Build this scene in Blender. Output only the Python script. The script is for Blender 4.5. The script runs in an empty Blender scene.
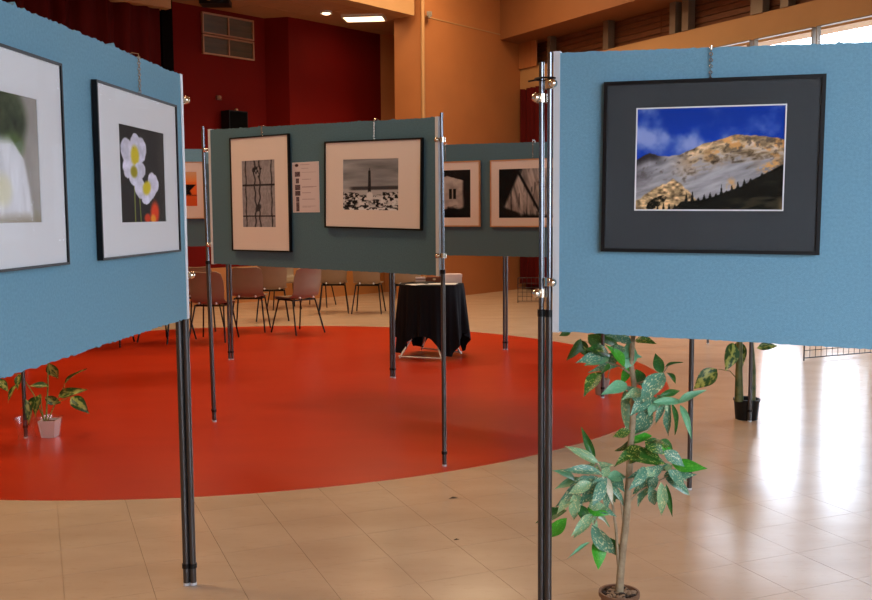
import bpy, math, random
import numpy as np
from mathutils import Vector, Matrix

random.seed(7)
scene = bpy.context.scene
col = scene.collection

def srgb(r, g, b):
    def f(c):
        c /= 255.0
        return c / 12.92 if c <= 0.04045 else ((c + 0.055) / 1.055) ** 2.4
    return (f(r), f(g), f(b), 1.0)

# ------------------------------------------------------------------ camera
EYE, F_PX, PITCH, ROLL = 1.5, 970.7, math.radians(5.089), math.radians(0.381)
right0, down0 = Vector((1, 0, 0)), Vector((0, -math.sin(PITCH), -math.cos(PITCH)))
fwd = Vector((0, math.cos(PITCH), -math.sin(PITCH)))
right = right0 * math.cos(ROLL) + down0 * math.sin(ROLL)
down = -right0 * math.sin(ROLL) + down0 * math.cos(ROLL)
cam_data = bpy.data.cameras.new('camera')
cam_data.sensor_width = 36.0
cam_data.lens = F_PX / 872.0 * 36.0
cam_data.clip_end = 300
cam = bpy.data.objects.new('camera', cam_data)
col.objects.link(cam)
m = Matrix((right, -down, -fwd)).transposed().to_4x4()
m.translation = (0, 0, EYE)
cam.matrix_world = m
scene.camera = cam

# ------------------------------------------------------------------ world, light, exposure
SKY_STRENGTH = 10.3
world = bpy.data.worlds.new('overcast_sky')
scene.world = world
world.use_nodes = True
bg = world.node_tree.nodes['Background']
bg.inputs['Color'].default_value = (0.72, 0.84, 1.0, 1)
bg.inputs['Strength'].default_value = SKY_STRENGTH
WARM = (1.0, 0.73, 0.45, 1)
HALL_LAMP = 115.0          # watts of each unseen ceiling lamp
STAGE_LAMP = 7.0
scene.view_settings.view_transform = 'Standard'
scene.view_settings.look = 'None'
scene.view_settings.gamma = 1.0
scene.view_settings.use_curve_mapping = False
scene.view_settings.exposure = 0.0
scene.cycles.sample_clamp_indirect = 4.0
scene.cycles.caustics_reflective = False
scene.cycles.caustics_refractive = False

# ------------------------------------------------------------------ mesh helpers
class MB:
    def __init__(self):
        self.v, self.f, self.sm = [], [], []
    def add(self, vs, fs, smooth=False):
        o = len(self.v)
        self.v += [tuple(p) for p in vs]
        for f in fs:
            self.f.append(tuple(i + o for i in f)); self.sm.append(smooth)
        return self
    def box(self, a, b):
        (x0, y0, z0), (x1, y1, z1) = a, b
        return self.add([(x0,y0,z0),(x1,y0,z0),(x1,y1,z0),(x0,y1,z0),(x0,y0,z1),(x1,y0,z1),(x1,y1,z1),(x0,y1,z1)],
                        [(0,3,2,1),(4,5,6,7),(0,1,5,4),(1,2,6,5),(2,3,7,6),(3,0,4,7)])
    def prism(self, poly, z0, z1):
        n = len(poly)
        vs = [(p[0], p[1], z0) for p in poly] + [(p[0], p[1], z1) for p in poly]
        fs = [tuple(range(n))[::-1], tuple(range(n, 2 * n))]
        fs += [(i, (i + 1) % n, n + (i + 1) % n, n + i) for i in range(n)]
        return self.add(vs, fs)
    def wall(self, a, b, z0, z1, th=0.1):
        """upright slab whose front face runs a->b in plan; thickness to the left of a->b"""
        ax, ay = a; bx, by = b
        d = math.hypot(bx - ax, by - ay); nx, ny = -(by - ay) / d * th, (bx - ax) / d * th
        return self.prism([(ax, ay), (bx, by), (bx + nx, by + ny), (ax + nx, ay + ny)], z0, z1)
    def tube(self, pts, r, n=10, caps=True):
        pts = [Vector(p) for p in pts]
        rs = r if isinstance(r, (list, tuple)) else [r] * len(pts)
        vs, fs = [], []
        up = None
        for i, p in enumerate(pts):
            t = (pts[min(i + 1, len(pts) - 1)] - pts[max(i - 1, 0)]).normalized()
            if up is None:
                up = Vector((0, 0, 1)) if abs(t.z) < 0.9 else Vector((1, 0, 0))
            x = t.cross(up)
            if x.length < 1e-4: x = t.cross(Vector((0, 1, 0)))
            x.normalize(); y = t.cross(x)
            for k in range(n):
                a = 2 * math.pi * k / n
                vs.append(p + x * math.cos(a) * rs[i] + y * math.sin(a) * rs[i])
        for i in range(len(pts) - 1):
            for k in range(n):
                k2 = (k + 1) % n
                fs.append((i * n + k, i * n + k2, (i + 1) * n + k2, (i + 1) * n + k))
        self.add(vs, fs, True)
        if caps:
            o = len(pts) - 1
            self.add([vs[k] for k in range(n)], [tuple(range(n))[::-1]])
            self.add([vs[o * n + k] for k in range(n)], [tuple(range(n))])
        return self
    def lathe(self, prof, n=24, c=(0, 0, 0), smooth=True, closed=False):
        vs, fs = [], []
        for r, z in prof:
            for k in range(n):
                a = 2 * math.pi * k / n
                vs.append((c[0] + r * math.cos(a), c[1] + r * math.sin(a), c[2] + z))
        for i in range(len(prof) - 1):
            for k in range(n):
                k2 = (k + 1) % n
                fs.append((i * n + k, i * n + k2, (i + 1) * n + k2, (i + 1) * n + k))
        return self.add(vs, fs, smooth)
    def sphere(self, c, r, n=12, m_=8):
        return self.lathe([(max(1e-5, r * math.sin(math.pi * i / m_)), -r * math.cos(math.pi * i / m_)) for i in range(m_ + 1)], n, c)
    def torus(self, c, R_, r, axis='z', n=16, k=6):
        vs, fs = [], []
        for i in range(n):
            a = 2 * math.pi * i / n
            for j in range(k):
                b = 2 * math.pi * j / k
                x, y, z = (R_ + r * math.cos(b)) * math.cos(a), (R_ + r * math.cos(b)) * math.sin(a), r * math.sin(b)
                if axis == 'x': x, y, z = z, x, y
                if axis == 'y': x, y, z = x, z, y
                vs.append((c[0] + x, c[1] + y, c[2] + z))
                fs.append((i*k+j, ((i+1)%n)*k+j, ((i+1)%n)*k+(j+1)%k, i*k+(j+1)%k))
        return self.add(vs, fs, True)
    def mesh(self, name, mat=None):
        me = bpy.data.meshes.new(name)
        me.from_pydata(self.v, [], self.f)
        me.polygons.foreach_set('use_smooth', self.sm)
        if mat: me.materials.append(mat)
        import bmesh as _b
        bm = _b.new(); bm.from_mesh(me)
        _b.ops.remove_doubles(bm, verts=bm.verts, dist=1e-6)
        _b.ops.recalc_face_normals(bm, faces=bm.faces)
        bm.to_mesh(me); bm.free()
        me.set_sharp_from_angle(angle=math.radians(50))
        return me
    def build(self, name, mat, parent=None):
        return link(name, self.mesh(name, mat), parent)

def link(name, data, parent=None):
    o = bpy.data.objects.new(name, data)
    col.objects.link(o)
    if parent is not None: o.parent = parent
    return o

def thing(name, label, cat, loc=(0, 0, 0), rz=0.0, group=None):
    o = bpy.data.objects.new(name, None)
    col.objects.link(o)
    o.empty_display_size = 0.1
    o.location = loc; o.rotation_euler = (0, 0, rz)
    o['label'] = label; o['category'] = cat
    if group: o['group'] = group
    return o

def tag(o, label, cat, group=None):
    o['label'] = label; o['category'] = cat
    if group: o['group'] = group
    return o

def struct(o, label=None, cat=None):
    o['kind'] = 'structure'
    if label: o['label'] = label
    if cat: o['category'] = cat
    return o

def copy_tree(o, parent=None):
    c = o.copy(); col.objects.link(c); c.parent = parent
    for ch in list(o.children): copy_tree(ch, c)
    return c

# ------------------------------------------------------------------ materials
def mat(name, color, rough=0.5, metal=0.0, var=0.0, scale=8.0, bump=0.0, bscale=60.0, color2=None, stretch=(1, 1, 1),
        spec=0.5, coat=0.0, emit=None, estr=0.0, coord='Object', detail=4.0):
    m_ = bpy.data.materials.new(name); m_.use_nodes = True
    nt = m_.node_tree; n = nt.nodes; l = nt.links
    p = n['Principled BSDF']
    p.inputs['Base Color'].default_value = color
    p.inputs['Roughness'].default_value = rough
    p.inputs['Metallic'].default_value = metal
    p.inputs['Specular IOR Level'].default_value = spec
    p.inputs['Coat Weight'].default_value = coat
    if emit:
        p.inputs['Emission Color'].default_value = emit; p.inputs['Emission Strength'].default_value = estr
    if var or bump or color2:
        tc = n.new('ShaderNodeTexCoord'); mp = n.new('ShaderNodeMapping')
        mp.inputs['Scale'].default_value = stretch
        l.new(tc.outputs[coord], mp.inputs['Vector'])
    if var or color2:
        nz = n.new('ShaderNodeTexNoise'); nz.inputs['Scale'].default_value = scale; nz.inputs['Detail'].default_value = detail
        l.new(mp.outputs['Vector'], nz.inputs['Vector'])
        cr = n.new('ShaderNodeValToRGB')
        c2 = color2 or tuple([c * (1 - var) for c in color[:3]] + [1])
        c1 = color if color2 else tuple([min(1, c * (1 + var)) for c in color[:3]] + [1])
        cr.color_ramp.elements[0].position, cr.color_ramp.elements[1].position = 0.32, 0.68
        cr.color_ramp.elements[0].color, cr.color_ramp.elements[1].color = c2, c1
        l.new(nz.outputs['Fac'], cr.inputs['Fac']); l.new(cr.outputs['Color'], p.inputs['Base Color'])
    if bump:
        nb = n.new('ShaderNodeTexNoise'); nb.inputs['Scale'].default_value = bscale; nb.inputs['Detail'].default_value = 3
        l.new(mp.outputs['Vector'], nb.inputs['Vector'])
        bp = n.new('ShaderNodeBump'); bp.inputs['Strength'].default_value = bump; bp.inputs['Distance'].default_value = 0.01
        l.new(nb.outputs['Fac'], bp.inputs['Height']); l.new(bp.outputs['Normal'], p.inputs['Normal'])
    return m_

def floor_mat(name, color, color2, rough, vein, wave=0.04, vf=0.3):
    m_ = mat(name, color, rough, color2=color2, scale=1.6, coord='Object', spec=0.5, detail=6)
    nt = m_.node_tree; n = nt.nodes; l = nt.links; p = n['Principled BSDF']
    geo = n.new('ShaderNodeNewGeometry')
    for lk in list(l):
        if lk.to_node.type == 'MAPPING' and lk.to_socket.name == 'Vector': l.remove(lk)
    mp = next(x for x in n if x.type == 'MAPPING'); l.new(geo.outputs['Position'], mp.inputs['Vector'])
    mp.inputs['Scale'].default_value = (1, 2.6, 1)
    # fine marbled flecks of the lino
    m2 = n.new('ShaderNodeMapping'); m2.inputs['Scale'].default_value = (3, 12, 1); l.new(geo.outputs['Position'], m2.inputs['Vector'])
    nz = n.new('ShaderNodeTexNoise'); nz.inputs['Scale'].default_value = 4; nz.inputs['Detail'].default_value = 6; nz.inputs['Roughness'].default_value = 0.7
    l.new(m2.outputs['Vector'], nz.inputs['Vector'])
    cr = n.new('ShaderNodeValToRGB'); cr.color_ramp.elements[0].position = 0.56; cr.color_ramp.elements[1].position = 0.72
    cr.color_ramp.elements[0].color = (0, 0, 0, 1); cr.color_ramp.elements[1].color = (1, 1, 1, 1)
    l.new(nz.outputs['Fac'], cr.inputs['Fac'])
    mx = n.new('ShaderNodeMix'); mx.data_type = 'RGBA'; mx.blend_type = 'MIX'
    src = p.inputs['Base Color'].links[0].from_socket
    ml = n.new('ShaderNodeMath'); ml.operation = 'MULTIPLY'; ml.inputs[1].default_value = vf
    l.new(cr.outputs['Color'], ml.inputs[0]); l.new(ml.outputs[0], mx.inputs[0])
    l.new(src, mx.inputs[6]); mx.inputs[7].default_value = vein
    l.new(mx.outputs[2], p.inputs['Base Color'])
    # slow unevenness so reflections waver
    nb = n.new('ShaderNodeTexNoise'); nb.inputs['Scale'].default_value = 2.2; nb.inputs['Detail'].default_value = 2
    l.new(geo.outputs['Position'], nb.inputs['Vector'])
    bp = n.new('ShaderNodeBump'); bp.inputs['Strength'].default_value = wave; bp.inputs['Distance'].default_value = 0.006
    l.new(nb.outputs['Fac'], bp.inputs['Height']); l.new(bp.outputs['Normal'], p.inputs['Normal'])
    return m_

def glass_mat(name, refl=0.06, rough=0.02):
    m_ = bpy.data.materials.new(name); m_.use_nodes = True
    nt = m_.node_tree; n = nt.nodes; l = nt.links
    for x in list(n):
        if x.type != 'OUTPUT_MATERIAL': n.remove(x)
    o = next(x for x in n if x.type == 'OUTPUT_MATERIAL')
    t = n.new('ShaderNodeBsdfTransparent'); g = n.new('ShaderNodeBsdfGlossy'); mx = n.new('ShaderNodeMixShader')
    g.inputs['Roughness'].default_value = rough
    mx.inputs[0].default_value = refl
    l.new(t.outputs[0], mx.inputs[1]); l.new(g.outputs[0], mx.inputs[2]); l.new(mx.outputs[0], o.inputs['Surface'])
    return m_

def print_mat():
    m_ = bpy.data.materials.new('photo_print'); m_.use_nodes = True
    n = m_.node_tree.nodes; p = n['Principled BSDF']; p.inputs['Roughness'].default_value = 0.6; p.inputs['Specular IOR Level'].default_value = 0.06
    a = n.new('ShaderNodeVertexColor'); a.layer_name = 'print'
    m_.node_tree.links.new(a.outputs['Color'], p.inputs['Base Color'])
    return m_

def leaf_mat(name, base, spot, kind):
    m_ = bpy.data.materials.new(name); m_.use_nodes = True
    nt = m_.node_tree; n = nt.nodes; l = nt.links; p = n['Principled BSDF']
    p.inputs['Roughness'].default_value = 0.42
    tc = n.new('ShaderNodeTexCoord'); oi = n.new('ShaderNodeObjectInfo')
    ad = n.new('ShaderNodeVectorMath'); ad.operation = 'ADD'
    cb = n.new('ShaderNodeCombineXYZ'); ml = n.new('ShaderNodeMath'); ml.operation = 'MULTIPLY'; ml.inputs[1].default_value = 31
    l.new(oi.outputs['Random'], ml.inputs[0]); l.new(ml.outputs[0], cb.inputs['Z'])
    l.new(tc.outputs['Object'], ad.inputs[0]); l.new(cb.outputs[0], ad.inputs[1])
    nz = n.new('ShaderNodeTexNoise'); nz.inputs['Detail'].default_value = 2
    l.new(ad.outputs[0], nz.inputs['Vector'])
    cr = n.new('ShaderNodeValToRGB')
    e = cr.color_ramp.elements
    if kind == 'speckle':
        nz.inputs['Scale'].default_value = 13; e[0].position, e[1].position = 0.56, 0.64
    else:   # variegated: pale heart along the midrib
        nz.inputs['Scale'].default_value = 5; e[0].position, e[1].position = 0.5, 0.66
    e[0].color, e[1].color = base, spot
    if kind == 'heart':
        sx = n.new('ShaderNodeSeparateXYZ'); l.new(tc.outputs['Object'], sx.inputs[0])
        ab = n.new('ShaderNodeMath'); ab.operation = 'ABSOLUTE'; l.new(sx.outputs['X'], ab.inputs[0])
        m1 = n.new('ShaderNodeMath'); m1.operation = 'MULTIPLY_ADD'; m1.inputs[1].default_value = -0.42; m1.inputs[2].default_value = 0.12
        l.new(ab.outputs[0], m1.inputs[0])
        a2 = n.new('ShaderNodeMath'); a2.operation = 'ADD'
        l.new(nz.outputs['Fac'], a2.inputs[0]); l.new(m1.outputs[0], a2.inputs[1]); l.new(a2.outputs[0], cr.inputs['Fac'])
    else:
        l.new(nz.outputs['Fac'], cr.inputs['Fac'])
    l.new(cr.outputs['Color'], p.inputs['Base Color'])
    return m_

M = {}
M['tile'] = floor_mat('beige_lino_tile', srgb(204, 178, 150), srgb(193, 166, 138), 0.19, srgb(165, 125, 90))
M['joint'] = mat('tile_joint', srgb(160, 128, 98), 0.5)
M['red_floor'] = floor_mat('red_lino', srgb(188, 50, 12), srgb(181, 45, 10), 0.28, srgb(204, 82, 36), 0.0, 0.0)
M['orange_wall'] = mat('orange_plaster', srgb(168, 104, 54), 0.75, var=0.05, scale=1.5, bump=0.08, bscale=30)
M['slot'] = mat('matt_black', srgb(12, 8, 8), 0.95, spec=0.02)
M['dado'] = mat('tan_timber', srgb(176, 116, 62), 0.5, var=0.08, scale=3)
M['beam_tan'] = mat('tan_beam_paint', srgb(128, 78, 38), 0.75, var=0.04, scale=1.5)
M['red_wall'] = mat('dark_red_paint', srgb(105, 11, 3), 0.7, var=0.06, scale=1.2, spec=0.12)
M['cream'] = mat('cream_paint', srgb(170, 128, 82), 0.7, var=0.04, scale=2)
M['ceil'] = mat('ceiling_tile', srgb(165, 118, 80), 0.85, var=0.05, scale=3)
M['ceil_grid'] = mat('ceiling_grid', srgb(120, 90, 65), 0.8)
M['wood'] = mat('clerestory_boards', srgb(120, 70, 38), 0.6, color2=srgb(92, 50, 26), scale=5, stretch=(1, 1, 12))
M['steel_post'] = mat('grey_steel_post', srgb(112, 98, 84), 0.5, 0.3)
M['plain_wall'] = mat('hall_plaster', srgb(214, 180, 140), 0.8, var=0.04, scale=1.5)
M['curtain'] = mat('red_velvet', srgb(72, 5, 3), 0.85, spec=0.15, var=0.15, scale=4, stretch=(4, 4, 0.5))
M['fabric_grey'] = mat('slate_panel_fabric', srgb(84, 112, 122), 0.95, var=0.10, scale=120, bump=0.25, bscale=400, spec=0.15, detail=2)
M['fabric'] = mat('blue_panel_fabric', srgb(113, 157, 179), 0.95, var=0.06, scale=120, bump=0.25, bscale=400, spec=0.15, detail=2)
M['alu'] = mat('aluminium', srgb(212, 216, 220), 0.45, 0.25)
M['pole'] = mat('dark_pole', srgb(84, 82, 82), 0.3, 0.8)
M['rod'] = mat('chromed_rod', srgb(120, 122, 128), 0.16, 1.0)
M['chrome'] = mat('chrome', srgb(225, 215, 200), 0.12, 1.0)
M['black'] = mat('black_plastic', srgb(14, 14, 15), 0.5, spec=0.25)
M['black_frame'] = mat('black_frame', srgb(11, 11, 13), 0.45, spec=0.25)
M['wood_frame'] = mat('pale_wood_frame', srgb(190, 140, 95), 0.45, var=0.1, scale=20)
M['mat_white'] = mat('white_passepartout', srgb(216, 218, 222), 0.9, spec=0.05)
M['mat_cream'] = mat('cream_passepartout', srgb(222, 206, 194), 0.9, spec=0.05)
M['mat_grey'] = mat('charcoal_passepartout', srgb(64, 68, 71), 0.95, spec=0.08, var=0.05, scale=200)
M['bevel'] = mat('mat_bevel', srgb(225, 225, 225), 0.7)
M['glass'] = glass_mat('picture_glass', 0.0025)
M['pane'] = glass_mat('window_glass', 0.05)
M['print'] = print_mat()
M['shell'] = mat('brown_polypropylene', srgb(134, 114, 92), 0.38, var=0.06, scale=6)
M['leg'] = mat('black_steel_tube', srgb(22, 20, 20), 0.35, 0.6)
M['cloth'] = mat('black_cloth', srgb(9, 10, 14), 0.85, bump=0.2, bscale=300, spec=0.2)
M['white_metal'] = mat('white_metal', srgb(215, 210, 200), 0.35, 0.3)
M['paper'] = mat('paper', srgb(225, 222, 218), 0.8)
M['pink_box'] = mat('pale_card', srgb(222, 200, 196), 0.8)
M['brown'] = mat('brown_leather', srgb(110, 58, 34), 0.6)
M['bark'] = mat('grey_brown_bark', srgb(168, 148, 118), 0.8, color2=srgb(136, 116, 90), scale=30, bump=0.4, bscale=60)
M['stem'] = mat('green_stem', srgb(120, 140, 60), 0.6, var=0.2, scale=20)
M['sheath'] = mat('mottled_stem', srgb(44, 70, 28), 0.6, color2=srgb(112, 108, 58), scale=14)
M['soil'] = mat('pebble', srgb(150, 120, 92), 0.8, var=0.3, scale=30)
M['soil_dark'] = mat('soil', srgb(60, 45, 34), 0.9, var=0.3, scale=60, bump=0.8, bscale=90)
M['white_pot'] = mat('white_pot', srgb(225, 215, 208), 0.5)
M['grey_pot'] = mat('grey_pot', srgb(140, 132, 122), 0.6)
M['terracotta'] = mat('brown_pot', srgb(120, 84, 60), 0.6, var=0.1, scale=10)
M['wire'] = mat('dark_wire', srgb(34, 33, 36), 0.5, 0.3)
M['film'] = glass_mat('clear_film', 0.16, 0.2)
M['leaf_s'] = leaf_mat('leaf_speckled', srgb(84, 136, 110), srgb(196, 204, 160), 'speckle')
M['leaf_p'] = leaf_mat('leaf_pale', srgb(128, 168, 124), srgb(214, 208, 150), 'speckle')
M['leaf_t'] = leaf_mat('leaf_teal', srgb(104, 164, 122), srgb(132, 180, 134), 'speckle')
M['leaf_g'] = leaf_mat('leaf_bright', srgb(62, 158, 38), srgb(98, 184, 60), 'speckle')
M['leaf_d'] = leaf_mat('leaf_deep', srgb(38, 92, 34), srgb(78, 128, 54), 'speckle')
M['leaf_v'] = leaf_mat('leaf_variegated', srgb(48, 96, 30), srgb(178, 182, 92), 'speckle')
M['leaf_w'] = leaf_mat('leaf_bleached', srgb(214, 206, 180), srgb(196, 186, 150), 'speckle')
M['leaf_h'] = leaf_mat('leaf_heart', srgb(40, 82, 28), srgb(168, 176, 88), 'heart')
def emit_mat(name, colr, s):
    m_ = bpy.data.materials.new(name); m_.use_nodes = True
    p = m_.node_tree.nodes['Principled BSDF']
    p.inputs['Base Color'].default_value = (0.9, 0.9, 0.9, 1)
    p.inputs['Emission Color'].default_value = colr; p.inputs['Emission Strength'].default_value = s
    return m_
M['lamp_unseen'] = mat('unseen_lamp_diffuser', (0.9, 0.9, 0.9, 1), 0.5)
M['lamp_stage'] = emit_mat('stage_lamp_glow', (1.0, 0.74, 0.45, 1), STAGE_LAMP)
# ================================================================== the hall
# floor: base slab, 333 mm lino tiles, a red disc 8 m across let into them
FLOOR = [(13.4, -1.6), (1.9, 20.6), (-9.0, 20.6), (-9.0, -1.6)]
fl = struct(MB().prism(FLOOR, -0.12, -0.004).build('floor', M['joint']), 'glossy beige tiled hall floor with a large red disc let in')
CX, CY, CR_ = -1.927, 9.024, 4.0
TA = math.radians(112.307)
TU = Vector((math.cos(TA), math.sin(TA))); TN = Vector((-TU.y, TU.x))
T = 0.3333
def inside(p, poly):
    r = False
    for i in range(len(poly)):
        (x1, y1), (x2, y2) = poly[i], poly[i - 1]
        if (y1 > p[1]) != (y2 > p[1]) and p[0] < (x2 - x1) * (p[1] - y1) / (y2 - y1) + x1: r = not r
    return r
tiles = []
for i in range(-75, 75):
    for j in range(-75, 75):
        c = TN * (-0.045 + T * (i + 0.5)) + TU * (3.25 + T * (j + 0.5))
        if not inside(c, FLOOR): continue
        if (c - Vector((CX, CY))).length < CR_ - 0.28: continue
        d = c.y
        seen = d > 2.6 and abs(c.x) < 0.47 * d + 0.2
        tiles.append((0 if seen else 1, d if seen else 0, c))
tiles.sort(key=lambda t: (t[0], t[1]))
h = T / 2 - 0.0009
def tile_box(mb, c):
    cs = [c + TN * a * h + TU * b * h for a, b in ((-1, -1), (1, -1), (1, 1), (-1, 1))]
    mb.add([(p.x, p.y, -0.008) for p in cs] + [(p.x, p.y, 0.0) for p in cs], [(4, 5, 6, 7), (0, 1, 5, 4), (1, 2, 6, 5), (2, 3, 7, 6), (3, 0, 4, 7)])
proto = MB(); tile_box(proto, Vector((0, 0))); tile_me = proto.mesh('floor_tile', M['tile'])
for t in tiles[:300]:
    o = link('floor_tile', tile_me, fl); o.location = (t[2].x, t[2].y, 0)
rest = MB()
for t in tiles[300:]: tile_box(rest, t[2])
o = rest.build('floor_tiling', M['tile'], fl); o['kind'] = 'stuff'
MB().lathe([(CR_, -0.009), (CR_, 0.0015)] + [(CR_ * k / 10, 0.0015) for k in range(9, 0, -1)] + [(0.001, 0.0015)], 180, (CX, CY, 0), smooth=False).build('red_disc', M['red_floor'], fl)['label'] = 'large red lino disc in the floor'

# plan points -------------------------------------------------------
DX, DY = 0.629, 0.777                          # stage front runs this way
K1 = (-0.226, 16.84); K2 = (1.60, 19.10)
WX, WY = 0.485, -0.875                         # window wall runs this way from K2
W0 = (1.65, 19.2)
def wp(t, inn=0.0): return (W0[0] + WX * t - 0.875 * inn, W0[1] + WY * t - 0.485 * inn)
CEIL = 6.2
struct(MB().wall(K1, (K2[0] + 0.2, K2[1] + 0.25), 0, CEIL, 0.3).build('wall_back', M['orange_wall']), 'orange plaster wall between the pillar and the red curtain')
ln = MB()
ln.wall((K1[0] + 0.05, K1[1] - 0.012 + 0.06), (K2[0] - 0.02, K2[1] - 0.04), 4.84, 4.86, 0.012)
struct(ln.build('trim_1', M['cream']), 'thin cream strip across the orange wall')
# pillar at the right end of the stage front
px, py = K1
struct(MB().prism([(px, py), (px - 0.47, py + 0.38), (px - 0.47 + 0.3, py + 0.38 + 0.3), (px + 0.25, py + 0.31)], 0, CEIL).build('wall_pillar', M['orange_wall']), 'orange square pillar at the end of the stage opening')
tr = MB(); tr.tube([(px + 0.03, py - 0.0, 0), (px + 0.03, py - 0.0, CEIL)], 0.035, 8)
struct(tr.build('trim_2', M['cream']), 'pale vertical pipe on the pillar corner')
hook = MB().box((px + 0.1, py - 0.0, 4.84), (px + 0.19, py + 0.06, 4.92)).box((px + 0.13, py - 0.04, 4.80), (px + 0.16, py + 0.0, 4.88)).build('wall_bracket', M['steel_post'])
tag(hook, 'small dark bracket high on the orange wall by the pillar', 'bracket')
# beam over the stage opening
def sp(t, off=0.0): return (px + DX * t - DY * off, py + DY * t + DX * off)
b0, b1 = sp(-9.5, 0.06), sp(-0.1, 0.06)
struct(MB().wall(b0, b1, 4.84, CEIL, 0.3).build('trim_3', M['cream']), 'cream beam above the stage opening')
# stage ceiling with lay-in tiles
sc_poly = [sp(-9.5, 0.3), sp(1.0, 0.35), sp(3.5, 3.2), sp(-9.5, 5.0)]
sceil = struct(MB().prism(sc_poly, 4.90, 5.0).build('ceiling_stage', M['ceil_grid']), 'suspended tile ceiling over the stage')
ctm = MB().box((-0.595, -0.295, 0), (0.595, 0.295, 0.03)).mesh('ceiling_tile', M['ceil'])
ang = math.atan2(DY, DX)
for i in range(-8, 4):
    for j in range(0, 9):
        x, y = sp(i * 1.2 - 0.55, 0.62 + j * 0.6)
        if not inside((x, y), sc_poly): continue
        o = link('ceiling_tile', ctm, sceil); o.location = (x, y, 4.868 + random.uniform(0, 0.006)); o.rotation_euler.z = ang
# red stage walls
RA, RB, RC, RD_ = (-4.26, 15.6), (-2.93, 17.1), (-2.50, 16.98), (-1.02, 18.66)
struct(MB().wall((-4.30, 15.55), RB, 0, 4.90, 0.2).build('wall_stage_left', M['red_wall']), 'dark red wall with louvred windows high up')
struct(MB().prism([RB, RC, (RC[0] + 0.1, RC[1] + 0.25), (RB[0], RB[1] + 0.3)], 0, 4.90).build('wall_stage_return', M['red_wall']), 'dark red return in the stage wall')
struct(MB().wall(RC, RD_, 0, 4.90, 0.2).build('wall_stage_right', M['red_wall']), 'dark red wall behind the stage lamps')
struct(MB().wall(RD_, (RD_[0] + 1.6, RD_[1] + 0.25), 0, 4.90, 0.2).build('wall_stage_end', M['orange_wall']), 'narrow orange wall between red wall and pillar')
# tan timber dado along the foot of the stage walls
dd = MB(); dd.wall((-4.28, 15.52), (RB[0] - .0, RB[1] - .03), 0, 0.62, -0.03); dd.prism([(RB[0], RB[1] - .06), (RC[0], RC[1] - .06), (RC[0], RC[1] + .02), (RB[0], RB[1] + .02)], 0, 0.62); dd.wall((RC[0] + .0, RC[1] - .03), (RD_[0], RD_[1] - .03), 0, 0.62, -0.03)
struct(dd.build('baseboard_stage', M['dado']), 'tan timber dado along the foot of the red walls')
# louvred windows on the red wall
wu = Vector((RB[0] - RA[0], RB[1] - RA[1])).normalized(); wang = math.atan2(wu.y, wu.x)
M['tan_frame'] = mat('tan_frame', srgb(170, 124, 92), 0.5)
louvre_pane = mat('louvre_glass', srgb(84, 66, 40), 0.4, color2=srgb(44, 36, 22), scale=2, stretch=(0.3, 1, 6))
def louvre_window(name, z0, z1, lab):
    r = thing(name, lab, 'window', (RA[0] + wu.x * 0.70, RA[1] + wu.y * 0.70, z0), wang); r['kind'] = 'structure'
    W, H, b = 1.04, z1 - z0, 0.025
    fr = MB()
    for x0, x1, a0, a1 in ((0, W, 0, b), (0, W, H - b, H), (0, b, b, H - b), (W - b, W, b, H - b), (W / 2 - b / 2, W / 2 + b / 2, b, H - b)):
        fr.box((x0, -0.05, a0), (x1, -0.004, a1))
    fr.build('window_frame', M['tan_frame'], r)
    for s in (0, 1):
        x0 = b + s * (W / 2 - b / 2); x1 = x0 + W / 2 - 1.5 * b
        for k in range(3):
            hh = (H - 2 * b) / 3
            MB().add([(x0, -0.012, b + k * hh), (x1, -0.012, b + k * hh), (x1, -0.035, b + (k + 0.92) * hh), (x0, -0.035, b + (k + 0.92) * hh),
                      (x0, -0.006, b + k * hh), (x1, -0.006, b + k * hh), (x1, -0.029, b + (k + 0.92) * hh), (x0, -0.029, b + (k + 0.92) * hh)],
                     [(0, 1, 2, 3), (7, 6, 5, 4), (0, 4, 5, 1), (2, 6, 7, 3), (1, 5, 6, 2), (3, 7, 4, 0)]).build('louvre_pane', louvre_pane, r)
louvre_window('window_1', 4.45, 4.79, 'upper of two louvred windows on the dark red wall')
louvre_window('window_2', 4.12, 4.43, 'lower of two louvred windows on the dark red wall')
# curtain at the left of the stage, with its pale pelmet and a matt black block in the side gap
def curtain(name, a, b, z0, z1, waves, amp, label):
    d = Vector((b[0] - a[0], b[1] - a[1])); L = d.length; d.normalize(); nrm = Vector((d.y, -d.x))
    n = waves * 8; vs, fs = [], []
    for k in range(n + 1):
        s = L * k / n
        w = amp * math.sin(2 * math.pi * waves * k / n + 0.6 * math.sin(k * 0.37)) + amp * 0.3 * math.sin(k * 1.1)
        for off in (0, 0.012):
            p = Vector(a) + d * s + nrm * (w - off)
            vs += [(p.x, p.y, z0), (p.x, p.y, z1)]
    for k in range(n):
        o = 4 * k
        fs += [(o, o + 4, o + 5, o + 1), (o + 3, o + 7, o + 6, o + 2), (o + 1, o + 5, o + 7, o + 3), (o + 2, o + 6, o + 4, o)]
    fs += [(0, 1, 3, 2), (4 * n, 4 * n + 2, 4 * n + 3, 4 * n + 1)]
    mb = MB(); mb.add(vs, fs, True)
    o = mb.build(name, M['curtain'])
    return tag(o, label, 'curtain')
curtain('stage_curtain', (-8.9, 9.9), (-4.10, 14.80), 0.02, 4.70, 22, 0.06, 'dark red pleated stage curtain behind the leftmost blue board')
struct(MB().wall((-9.0, 9.6), (-3.92, 14.80), 4.57, CEIL, 0.25).build('trim_4', M['cream']), 'pale pelmet above the stage curtain')
struct(MB().prism([(-4.08, 14.86), (-3.95, 14.98), (-4.20, 15.66), (-4.40, 15.55)], 0, 4.88).build('wall_stage_slot', M['slot']), 'narrow black block filling the gap beside the stage curtain')

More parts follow.
